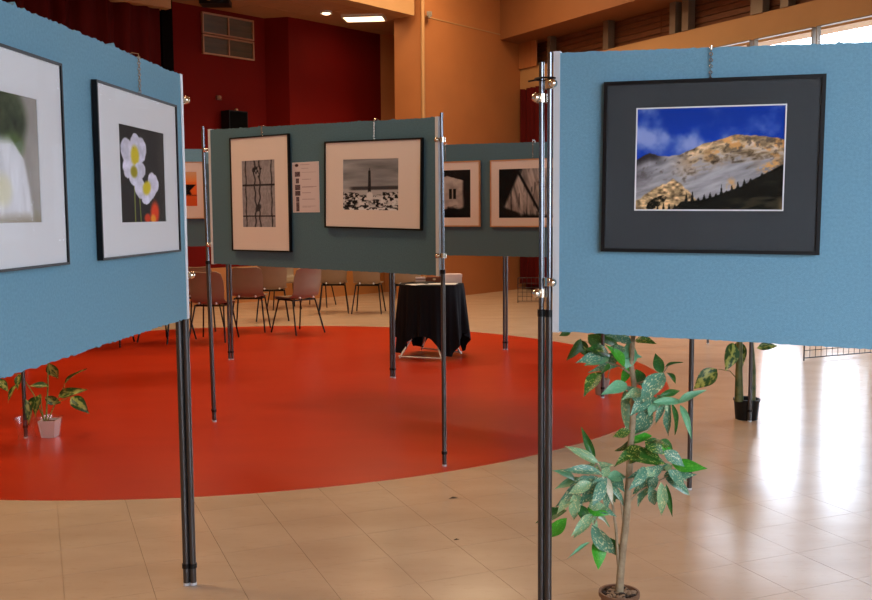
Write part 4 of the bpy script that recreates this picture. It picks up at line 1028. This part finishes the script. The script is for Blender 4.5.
TALL_LEAVES = [
 ((0.603, 3.533, 0.567), (0.493, 3.548, 0.630), 0.029, 'p'),
 ((0.589, 3.552, 0.581), (0.549, 3.590, 0.682), 0.025, 'd'),
 ((0.659, 3.546, 0.563), (0.538, 3.582, 0.539), 0.025, 'p'),
 ((0.605, 3.469, 0.550), (0.467, 3.452, 0.571), 0.033, 's'),
 ((0.555, 3.568, 0.502), (0.452, 3.572, 0.473), 0.029, 't'),
 ((0.520, 3.563, 0.498), (0.440, 3.505, 0.553), 0.029, 't'),
 ((0.595, 3.517, 0.511), (0.449, 3.474, 0.451), 0.044, 's'),
 ((0.615, 3.525, 0.501), (0.537, 3.520, 0.433), 0.047, 's'),
 ((0.605, 3.467, 0.524), (0.565, 3.421, 0.457), 0.040, 's'),
 ((0.638, 3.496, 0.490), (0.690, 3.531, 0.419), 0.033, 's'),
 ((0.582, 3.549, 0.410), (0.646, 3.495, 0.394), 0.029, 's'),
 ((0.657, 3.552, 0.531), (0.682, 3.496, 0.486), 0.033, 's'),
 ((0.616, 3.533, 0.536), (0.640, 3.476, 0.451), 0.025, 'w'),
 ((0.499, 3.466, 0.477), (0.504, 3.496, 0.381), 0.036, 'p'),
 ((0.499, 3.489, 0.452), (0.441, 3.442, 0.422), 0.033, 'p'),
 ((0.487, 3.572, 0.382), (0.382, 3.602, 0.337), 0.040, 'd'),
 ((0.477, 3.497, 0.377), (0.411, 3.538, 0.292), 0.040, 'g'),
 ((0.578, 3.524, 0.396), (0.517, 3.532, 0.301), 0.033, 'p'),
 ((0.569, 3.488, 0.353), (0.653, 3.526, 0.233), 0.051, 's'),
 ((0.631, 3.541, 0.290), (0.692, 3.582, 0.201), 0.033, 'd'),
 ((0.597, 3.563, 0.275), (0.606, 3.525, 0.188), 0.054, 'g'),
 ((0.565, 3.505, 0.283), (0.487, 3.452, 0.253), 0.011, 't'),
 ((0.568, 3.482, 0.397), (0.493, 3.417, 0.347), 0.029, 'p'),
 ((0.599, 3.499, 0.527), (0.518, 3.497, 0.487), 0.040, 's'),
 ((0.619, 3.466, 0.536), (0.559, 3.474, 0.478), 0.040, 's'),
 ((0.527, 3.502, 0.425), (0.544, 3.467, 0.372), 0.033, 'd'),
 ((0.815, 3.554, 0.552), (0.754, 3.539, 0.427), 0.051, 's'),
 ((0.832, 3.500, 0.627), (0.896, 3.484, 0.581), 0.040, 's'),
 ((0.874, 3.542, 0.566), (0.968, 3.477, 0.568), 0.040, 'g'),
 ((0.850, 3.571, 0.513), (0.931, 3.502, 0.535), 0.036, 's'),
 ((0.854, 3.547, 0.508), (0.942, 3.574, 0.446), 0.047, 's'),
 ((0.816, 3.468, 0.519), (0.826, 3.488, 0.401), 0.033, 'p'),
 ((0.844, 3.506, 0.501), (0.865, 3.501, 0.392), 0.018, 'd'),
 ((0.757, 3.467, 0.576), (0.704, 3.400, 0.524), 0.036, 's'),
 ((0.780, 3.486, 0.499), (0.809, 3.525, 0.416), 0.033, 's'),
 ((0.846, 3.487, 0.558), (0.910, 3.504, 0.501), 0.036, 's'),
 ((0.798, 3.566, 0.537), (0.800, 3.605, 0.442), 0.040, 's'),
 ((0.685, 3.503, 0.615), (0.816, 3.473, 0.592), 0.065, 'v'),
 ((0.794, 3.523, 0.677), (0.702, 3.541, 0.651), 0.036, 'g'),
 ((0.707, 3.478, 0.707), (0.652, 3.493, 0.685), 0.029, 'v'),
 ((0.830, 3.552, 0.655), (0.882, 3.581, 0.613), 0.029, 'd'),
 ((0.739, 3.470, 0.653), (0.700, 3.509, 0.584), 0.051, 'v'),
 ((0.758, 3.476, 0.673), (0.813, 3.444, 0.637), 0.044, 'v'),
 ((0.729, 3.532, 0.668), (0.677, 3.567, 0.607), 0.036, 'v'),
 ((0.822, 3.503, 0.912), (0.808, 3.539, 0.973), 0.033, 'd'),
 ((0.838, 3.525, 0.934), (0.884, 3.489, 0.957), 0.011, 'd'),
 ((0.840, 3.500, 0.916), (0.857, 3.449, 0.898), 0.025, 'd'),
 ((0.823, 3.474, 0.920), (0.737, 3.420, 0.836), 0.058, 's'),
 ((0.735, 3.540, 0.924), (0.772, 3.585, 0.853), 0.036, 'd'),
 ((0.692, 3.483, 0.879), (0.604, 3.417, 0.862), 0.040, 't'),
 ((0.702, 3.573, 0.840), (0.713, 3.563, 0.699), 0.051, 'p'),
 ((0.700, 3.510, 0.867), (0.721, 3.466, 0.827), 0.040, 's'),
 ((0.794, 3.530, 0.784), (0.745, 3.555, 0.681), 0.051, 's'),
 ((0.739, 3.515, 0.806), (0.792, 3.493, 0.814), 0.025, 's'),
 ((0.784, 3.472, 0.814), (0.895, 3.507, 0.807), 0.025, 't'),
 ((0.874, 3.470, 0.811), (0.957, 3.455, 0.857), 0.025, 't'),
 ((0.904, 3.557, 0.786), (0.931, 3.500, 0.693), 0.022, 't'),
 ((0.864, 3.545, 0.796), (0.863, 3.584, 0.670), 0.025, 's'),
 ((0.867, 3.534, 0.798), (0.894, 3.554, 0.684), 0.018, 'd'),
 ((0.829, 3.478, 0.802), (0.792, 3.456, 0.748), 0.022, 's'),
 ((0.812, 3.482, 0.838), (0.887, 3.509, 0.847), 0.022, 'd'),
 ((0.603, 3.498, 0.956), (0.536, 3.479, 1.012), 0.033, 'v'),
 ((0.621, 3.574, 0.944), (0.614, 3.602, 1.006), 0.033, 's'),
 ((0.632, 3.571, 0.945), (0.671, 3.552, 0.979), 0.036, 's'),
 ((0.672, 3.519, 0.941), (0.572, 3.532, 0.918), 0.029, 's'),
 ((0.601, 3.518, 0.918), (0.542, 3.480, 0.848), 0.044, 'v'),
 ((0.687, 3.510, 0.937), (0.627, 3.455, 1.017), 0.033, 'g'),
 ((0.692, 3.507, 0.932), (0.716, 3.550, 1.020), 0.051, 't'),
 ((0.710, 3.570, 0.933), (0.694, 3.571, 0.867), 0.029, 'g'),
 ((0.715, 3.520, 1.029), (0.629, 3.488, 1.054), 0.040, 's'),
 ((0.717, 3.476, 1.041), (0.773, 3.435, 1.038), 0.033, 'v'),
 ((0.721, 3.550, 1.050), (0.652, 3.580, 1.110), 0.044, 's'),
 ((0.712, 3.505, 1.066), (0.800, 3.525, 1.100), 0.044, 's'),
 ((0.728, 3.550, 1.087), (0.707, 3.559, 1.178), 0.047, 'g'),
 ((0.725, 3.538, 1.106), (0.787, 3.555, 1.171), 0.044, 's'),
 ((0.715, 3.505, 1.139), (0.662, 3.516, 1.197), 0.040, 'v'),
 ((0.716, 3.496, 1.166), (0.734, 3.481, 1.250), 0.040, 'd'),
 ((0.621, 3.549, 0.490), (0.663, 3.558, 0.424), 0.032, 't'),
 ((0.606, 3.498, 0.533), (0.639, 3.536, 0.552), 0.029, 'p'),
 ((0.622, 3.536, 0.514), (0.678, 3.532, 0.503), 0.042, 's'),
 ((0.564, 3.467, 0.519), (0.488, 3.459, 0.485), 0.035, 'p'),
 ((0.574, 3.493, 0.526), (0.500, 3.500, 0.504), 0.029, 's'),
 ((0.624, 3.516, 0.499), (0.680, 3.540, 0.437), 0.034, 't'),
 ((0.620, 3.536, 0.495), (0.667, 3.557, 0.421), 0.030, 's'),
 ((0.608, 3.504, 0.496), (0.632, 3.507, 0.415), 0.040, 's'),
 ((0.616, 3.546, 0.507), (0.697, 3.571, 0.480), 0.035, 'p'),
 ((0.627, 3.504, 0.528), (0.694, 3.530, 0.523), 0.036, 't'),
 ((0.601, 3.560, 0.489), (0.576, 3.568, 0.419), 0.031, 't'),
 ((0.853, 3.571, 0.520), (0.942, 3.611, 0.486), 0.037, 'p'),
 ((0.810, 3.522, 0.540), (0.749, 3.512, 0.545), 0.034, 'p'),
 ((0.811, 3.484, 0.531), (0.779, 3.510, 0.480), 0.030, 's'),
 ((0.846, 3.567, 0.534), (0.855, 3.551, 0.562), 0.042, 's'),
 ((0.809, 3.541, 0.516), (0.738, 3.553, 0.459), 0.042, 's'),
 ((0.813, 3.545, 0.529), (0.714, 3.493, 0.532), 0.037, 's'),
 ((0.848, 3.550, 0.545), (0.872, 3.546, 0.559), 0.030, 'p'),
 ((0.832, 3.538, 0.535), (0.791, 3.515, 0.557), 0.042, 's'),
 ((0.790, 3.533, 0.635), (0.867, 3.552, 0.621), 0.043, 'g'),
 ((0.780, 3.535, 0.640), (0.858, 3.547, 0.635), 0.034, 'v'),
 ((0.766, 3.469, 0.660), (0.804, 3.416, 0.679), 0.041, 'v'),
 ((0.774, 3.514, 0.626), (0.815, 3.518, 0.569), 0.035, 'v'),
 ((0.761, 3.490, 0.646), (0.836, 3.498, 0.632), 0.041, 'g'),
 ((0.741, 3.534, 0.625), (0.657, 3.467, 0.590), 0.031, 'v'),
 ((0.768, 3.517, 0.634), (0.805, 3.471, 0.606), 0.031, 'v'),
 ((0.628, 3.472, 0.986), (0.578, 3.415, 1.016), 0.036, 'v'),
 ((0.631, 3.500, 0.982), (0.561, 3.450, 1.012), 0.040, 's'),
 ((0.621, 3.487, 0.986), (0.546, 3.419, 1.018), 0.042, 'd'),
 ((0.633, 3.516, 0.972), (0.550, 3.489, 0.954), 0.039, 't'),
 ((0.667, 3.532, 0.974), (0.745, 3.529, 0.972), 0.031, 't'),
 ((0.649, 3.492, 0.995), (0.685, 3.525, 1.008), 0.037, 's'),
 ((0.607, 3.466, 0.982), (0.517, 3.442, 0.974), 0.039, 's'),
 ((0.639, 3.496, 0.985), (0.638, 3.472, 1.019), 0.032, 's'),
 ((0.622, 3.478, 0.958), (0.602, 3.504, 0.912), 0.030, 'd'),
 ((0.767, 3.506, 0.845), (0.676, 3.439, 0.835), 0.036, 'p'),
 ((0.791, 3.532, 0.832), (0.730, 3.471, 0.810), 0.035, 's'),
 ((0.800, 3.525, 0.825), (0.782, 3.493, 0.771), 0.041, 't'),
 ((0.789, 3.529, 0.831), (0.740, 3.569, 0.759), 0.030, 't'),
 ((0.818, 3.554, 0.825), (0.849, 3.531, 0.774), 0.036, 'p'),
 ((0.795, 3.554, 0.854), (0.756, 3.557, 0.871), 0.033, 't'),
 ((0.781, 3.506, 0.834), (0.708, 3.451, 0.780), 0.043, 's'),
 ((0.553, 3.530, 0.397), (0.598, 3.524, 0.326), 0.030, 'p'),
 ((0.565, 3.569, 0.387), (0.652, 3.611, 0.318), 0.036, 'p'),
 ((0.558, 3.532, 0.405), (0.624, 3.501, 0.391), 0.034, 'g'),
 ((0.545, 3.562, 0.404), (0.497, 3.491, 0.460), 0.033, 'p'),
 ((0.554, 3.478, 0.429), (0.605, 3.472, 0.429), 0.039, 'p'),
 ((0.564, 3.532, 0.409), (0.621, 3.477, 0.418), 0.033, 'p'),
]
TALL_STEMS = [
 ([(0.678, 3.520, 0.070), (0.684, 3.520, 0.189), (0.701, 3.520, 0.361), (0.710, 3.520, 0.513), (0.713, 3.520, 0.626), (0.722, 3.520, 0.738), (0.724, 3.520, 0.876), (0.713, 3.520, 0.943), (0.719, 3.520, 1.053), (0.721, 3.520, 1.163)], 0.015),
 ([(0.674, 3.520, 0.189), (0.664, 3.520, 0.323), (0.648, 3.520, 0.437), (0.625, 3.520, 0.521), (0.591, 3.520, 0.578)], 0.006),
 ([(0.678, 3.520, 0.185), (0.690, 3.520, 0.354), (0.681, 3.520, 0.437)], 0.005),
 ([(0.718, 3.520, 0.437), (0.751, 3.520, 0.471), (0.795, 3.520, 0.497), (0.854, 3.520, 0.527)], 0.004),
 ([(0.719, 3.520, 0.678), (0.778, 3.520, 0.700), (0.821, 3.520, 0.767), (0.846, 3.520, 0.812)], 0.004),
 ([(0.648, 3.520, 0.437), (0.604, 3.520, 0.392), (0.574, 3.520, 0.331)], 0.004),
 ([(0.721, 3.520, 0.869), (0.776, 3.520, 0.887), (0.834, 3.520, 0.916), (0.848, 3.520, 0.938)], 0.004),
 ([(0.717, 3.520, 0.906), (0.672, 3.520, 0.939), (0.614, 3.520, 0.954)], 0.004),
 ([(0.591, 3.520, 0.578), (0.547, 3.520, 0.495), (0.492, 3.520, 0.420)], 0.003),
 ([(0.846, 3.520, 0.812), (0.891, 3.520, 0.800)], 0.003),
]
SMALL_LEAVES = [
 ((-2.626, 6.519, 0.508), (-2.593, 6.562, 0.405), 0.067, 'v'),
 ((-2.618, 6.482, 0.357), (-2.728, 6.453, 0.363), 0.040, 'v'),
 ((-2.552, 6.461, 0.292), (-2.370, 6.410, 0.341), 0.054, 'v'),
 ((-2.506, 6.568, 0.264), (-2.393, 6.531, 0.181), 0.074, 'v'),
 ((-2.683, 6.566, 0.266), (-2.607, 6.613, 0.215), 0.054, 'v'),
 ((-2.688, 6.514, 0.297), (-2.718, 6.458, 0.177), 0.074, 'v'),
 ((-2.698, 6.569, 0.266), (-2.830, 6.551, 0.201), 0.033, 'v'),
 ((-2.519, 6.488, 0.362), (-2.376, 6.442, 0.471), 0.020, 'v'),
 ((-2.865, 6.570, 0.357), (-2.930, 6.550, 0.250), 0.040, 'v'),
 ((-2.955, 6.469, 0.409), (-2.888, 6.448, 0.338), 0.047, 'v'),
 ((-2.762, 6.446, 0.276), (-2.749, 6.447, 0.119), 0.040, 'v'),
 ((-2.815, 6.492, 0.439), (-2.817, 6.442, 0.359), 0.040, 'v'),
 ((-2.639, 6.541, 0.580), (-2.554, 6.574, 0.630), 0.054, 'v'),
 ((-2.600, 6.430, 0.609), (-2.665, 6.417, 0.692), 0.060, 'v'),
 ((-2.607, 6.467, 0.638), (-2.609, 6.517, 0.747), 0.054, 'v'),
 ((-2.808, 6.541, 0.444), (-2.861, 6.483, 0.536), 0.054, 'v'),
]
SMALL_STEMS = [
 ([(-2.656, 6.500, 0.113), (-2.632, 6.500, 0.361), (-2.621, 6.500, 0.634)], 0.006),
 ([(-2.670, 6.500, 0.113), (-2.685, 6.500, 0.231), (-2.682, 6.500, 0.299)], 0.004),
 ([(-2.642, 6.500, 0.120), (-2.590, 6.500, 0.230), (-2.517, 6.500, 0.360)], 0.004),
 ([(-2.583, 6.500, 0.237), (-2.480, 6.500, 0.277)], 0.003),
 ([(-2.669, 6.500, 0.120), (-2.730, 6.500, 0.293), (-2.805, 6.500, 0.423), (-2.885, 6.500, 0.451)], 0.004),
 ([(-2.885, 6.500, 0.451), (-2.969, 6.500, 0.404)], 0.003),
]
DARKPOT_LEAVES = [
 ((2.116, 6.867, 0.567), (2.055, 6.795, 0.405), 0.100, 'v'),
 ((2.184, 6.970, 0.567), (2.200, 6.920, 0.414), 0.078, 'v'),
 ((2.304, 6.916, 0.522), (2.425, 6.894, 0.539), 0.050, 'v'),
 ((2.021, 6.921, 0.371), (1.879, 6.919, 0.248), 0.100, 'v'),
 ((2.173, 6.935, 0.579), (2.031, 6.857, 0.747), 0.107, 'v'),
 ((2.245, 6.937, 0.592), (2.369, 6.888, 0.742), 0.107, 'v'),
 ((2.205, 6.905, 0.655), (2.172, 6.861, 0.889), 0.107, 'v'),
 ((2.252, 6.871, 0.623), (2.299, 6.857, 0.860), 0.100, 'v'),
]
DARKPOT_STEMS = [
 ([(2.178, 6.900, 0.140), (2.173, 6.900, 0.366), (2.176, 6.900, 0.583)], 0.032),
 ([(2.272, 6.900, 0.140), (2.274, 6.900, 0.365), (2.254, 6.900, 0.619)], 0.026),
 ([(2.168, 6.900, 0.294), (2.109, 6.900, 0.359), (2.022, 6.900, 0.374)], 0.004),
]
GREYPOT_LEAVES = [
 ((1.189, 7.915, 0.466), (1.094, 7.875, 0.315), 0.073, 'v'),
 ((1.187, 7.955, 0.452), (1.237, 7.951, 0.327), 0.073, 'v'),
 ((1.237, 7.853, 0.506), (1.350, 7.797, 0.414), 0.082, 'v'),
 ((1.304, 7.914, 0.506), (1.502, 7.961, 0.399), 0.082, 'v'),
 ((1.115, 7.976, 0.533), (1.031, 7.965, 0.493), 0.049, 'v'),
 ((1.350, 7.850, 0.522), (1.519, 7.876, 0.460), 0.073, 'v'),
 ((1.278, 7.910, 0.523), (1.178, 7.903, 0.624), 0.073, 'v'),
 ((1.326, 7.950, 0.535), (1.432, 7.953, 0.666), 0.082, 'v'),
 ((1.296, 7.917, 0.572), (1.252, 7.964, 0.749), 0.082, 'v'),
 ((1.343, 7.904, 0.557), (1.540, 7.869, 0.609), 0.073, 'v'),
]
GREYPOT_STEMS = [
 ([(1.382, 7.920, 0.073), (1.372, 7.920, 0.289), (1.329, 7.920, 0.497)], 0.008),
 ([(1.399, 7.920, 0.072), (1.423, 7.920, 0.189), (1.438, 7.920, 0.289)], 0.005),
 ([(1.372, 7.920, 0.273), (1.281, 7.920, 0.406), (1.247, 7.920, 0.514)], 0.005),
 ([(1.330, 7.920, 0.414), (1.182, 7.920, 0.457)], 0.004),
]

def pot_tall(r):
    MB().lathe([(1e-4, 0), (.058, 0), (.070, .072), (.076, .072), (.076, .088), (.068, .088), (.066, .07), (1e-4, .07)], 32).build('pot', M['terracotta'], r)
    so = MB().lathe([(1e-4, .066), (.066, .066), (.06, .076), (1e-4, .08)], 24).build('soil', M['soil_dark'], r)
    rr = random.Random(9)
    pm = [MB().sphere((0, 0, 0), .011, 7, 5).mesh('pebble', M['soil']), MB().sphere((0, 0, 0), .011, 7, 5).mesh('pebble', M['soil_dark'])]
    for k in range(70):
        a, d_ = rr.uniform(0, 6.28), math.sqrt(rr.random()) * .060
        o = link('pebble', pm[rr.random() < .35], so); o.location = (d_ * math.cos(a), d_ * math.sin(a), .084 - d_ * .04); o.scale = (rr.uniform(.6, 1.2), rr.uniform(.6, 1.2), .6); o.rotation_euler.z = a
def pot_white(r):
    s0, s1, H = .044, .058, .118
    q = lambda s: [(-s, -s), (s, -s), (s, s), (-s, s)]
    MB().add([(x, y, 0) for x, y in q(s0)] + [(x, y, H) for x, y in q(s1)] + [(x, y, H) for x, y in q(s1 - .006)] + [(x, y, H - .02) for x, y in q(s1 - .008)],
             [(3, 2, 1, 0), (0, 1, 5, 4), (1, 2, 6, 5), (2, 3, 7, 6), (3, 0, 4, 7), (4, 5, 9, 8), (5, 6, 10, 9), (6, 7, 11, 10), (7, 4, 8, 11), (8, 9, 13, 12), (9, 10, 14, 13), (10, 11, 15, 14), (11, 8, 12, 15), (12, 13, 14, 15)]).build('pot', M['white_pot'], r)
    MB().box((-.047, -.047, H - .022), (.047, .047, H - .014)).build('soil', M['soil_dark'], r)
    rr = random.Random(3); vs, fs = [], []; n = 28
    for i, (z, rad) in enumerate(((.0, .062), (.05, .068), (.10, .078), (.14, .084))):
        for k in range(n):
            a = 2 * math.pi * k / n; q_ = rad * (1 + .09 * math.sin(7 * a + i) + rr.uniform(-.04, .04)); vs.append((q_ * math.cos(a), q_ * math.sin(a), z + (rr.uniform(-.012, .012) if i else 0)))
    for i in range(3):
        for k in range(n): fs.append((i * n + k, i * n + (k + 1) % n, (i + 1) * n + (k + 1) % n, (i + 1) * n + k))
    MB().add(vs, fs).build('film_wrap', M['film'], r)
def pot_dark(r):
    MB().lathe([(1e-4, 0), (.078, 0), (.090, .135), (.095, .135), (.095, .15), (.086, .15), (.082, .12), (1e-4, .12)], 28).build('pot', M['black'], r)
    MB().lathe([(1e-4, .118), (.083, .118), (1e-4, .13)], 20).build('soil', M['soil_dark'], r)
def pot_grey(r):
    MB().lathe([(1e-4, 0), (.05, 0), (.062, .115), (.066, .115), (.066, .13), (.058, .13), (.054, .10), (1e-4, .10)], 28).build('pot', M['grey_pot'], r)
    MB().lathe([(1e-4, .1), (.054, .1), (1e-4, .11)], 20).build('soil', M['soil_dark'], r)
plant('potted_plant', 'tall leafy plant with speckled leaves in front, right of the chrome poles', (TALL_STEMS[0][0][0][0], 3.52, 0.0), TALL_LEAVES, TALL_STEMS, M['bark'], pot_tall, None, 4)
plant('potted_plant', 'small variegated plant in a white pot under the leftmost board', (-2.640, 6.52, 0.001), SMALL_LEAVES, SMALL_STEMS, M['stem'], pot_white, 'h', 5)
plant('potted_plant', 'variegated plant in a black pot behind a thin pole', (2.25, 6.95, 0.0), DARKPOT_LEAVES, DARKPOT_STEMS, M['sheath'], pot_dark, 'h', 6)
plant('potted_plant', 'dark leafy plant in a grey pot on the edge of the red disc', (1.365, 7.93, 0.001), GREYPOT_LEAVES, GREYPOT_STEMS, M['bark'], pot_grey, 'd', 7)
# clear plastic sleeve round the pole foot next to the white pot
rr = random.Random(8); vs, fs = [], []; n = 20
for i, (z, rad) in enumerate(((.0, .055), (.05, .05), (.10, .06), (.14, .075))):
    for k in range(n):
        a = 2 * math.pi * k / n; q_ = rad * (1 + .15 * math.sin(5 * a + i) + rr.uniform(-.06, .06)); vs.append((q_ * math.cos(a), q_ * math.sin(a), z))
for i in range(3):
    for k in range(n): fs.append((i * n + k, i * n + (k + 1) % n, (i + 1) * n + (k + 1) % n, (i + 1) * n + k))
o = MB().add(vs, fs).build('plastic_sleeve', M['film']); o.location = (-2.783, 6.478, 0.001)
tag(o, 'crumpled clear plastic sleeve round the pole foot beside the white pot', 'plastic wrap')
# dry leaf scraps on the beige floor
def scrap(x, y, L, W, a, lab):
    o = MB().add([(-L/2, 0, .001), (0, -W/2, .004), (L/2, 0, .002), (0, W/2, .006), (0, 0, .003), (0, 0, .0005)], [(0, 1, 4), (1, 2, 4), (2, 3, 4), (3, 0, 4), (1, 0, 5), (2, 1, 5), (3, 2, 5), (0, 3, 5)]).build('dry_leaf', mat('dry_leaf', srgb(70, 50, 30), .8))
    o.location = (x, y, 0); o.rotation_euler.z = a; tag(o, lab, 'dry leaf')
scrap(.086, 5.02, .06, .02, .4, 'brown dry leaf scrap on beige tiles below the middle pole')
scrap(.087, 4.36, .03, .012, .2, 'smaller brown scrap nearer on the beige tiles')
# bare tree outside the glazed wall
tx = thing('bare_tree', 'bare thin-branched tree seen through the bright window', 'tree', (6.9, 15.6, -0.14))
MB().tube([(0, 0, 0), (.02, 0, 1.6), (-.03, .02, 3.2), (.0, 0, 4.2)], [.09, .07, .045, .02], 8).build('trunk', M['bark'], tx)
rr = random.Random(2)
for k in range(16):
    z = rr.uniform(2.2, 4.1); a = rr.uniform(0, 6.28); L = rr.uniform(.5, 1.1)
    p = [(0, 0, z), (L * .5 * math.cos(a), L * .5 * math.sin(a), z + .25 * L), (L * math.cos(a), L * math.sin(a), z + rr.uniform(.3, .6) * L)]
    MB().tube(p, [.016, .010, .005], 5).build('branch', M['bark'], tx)
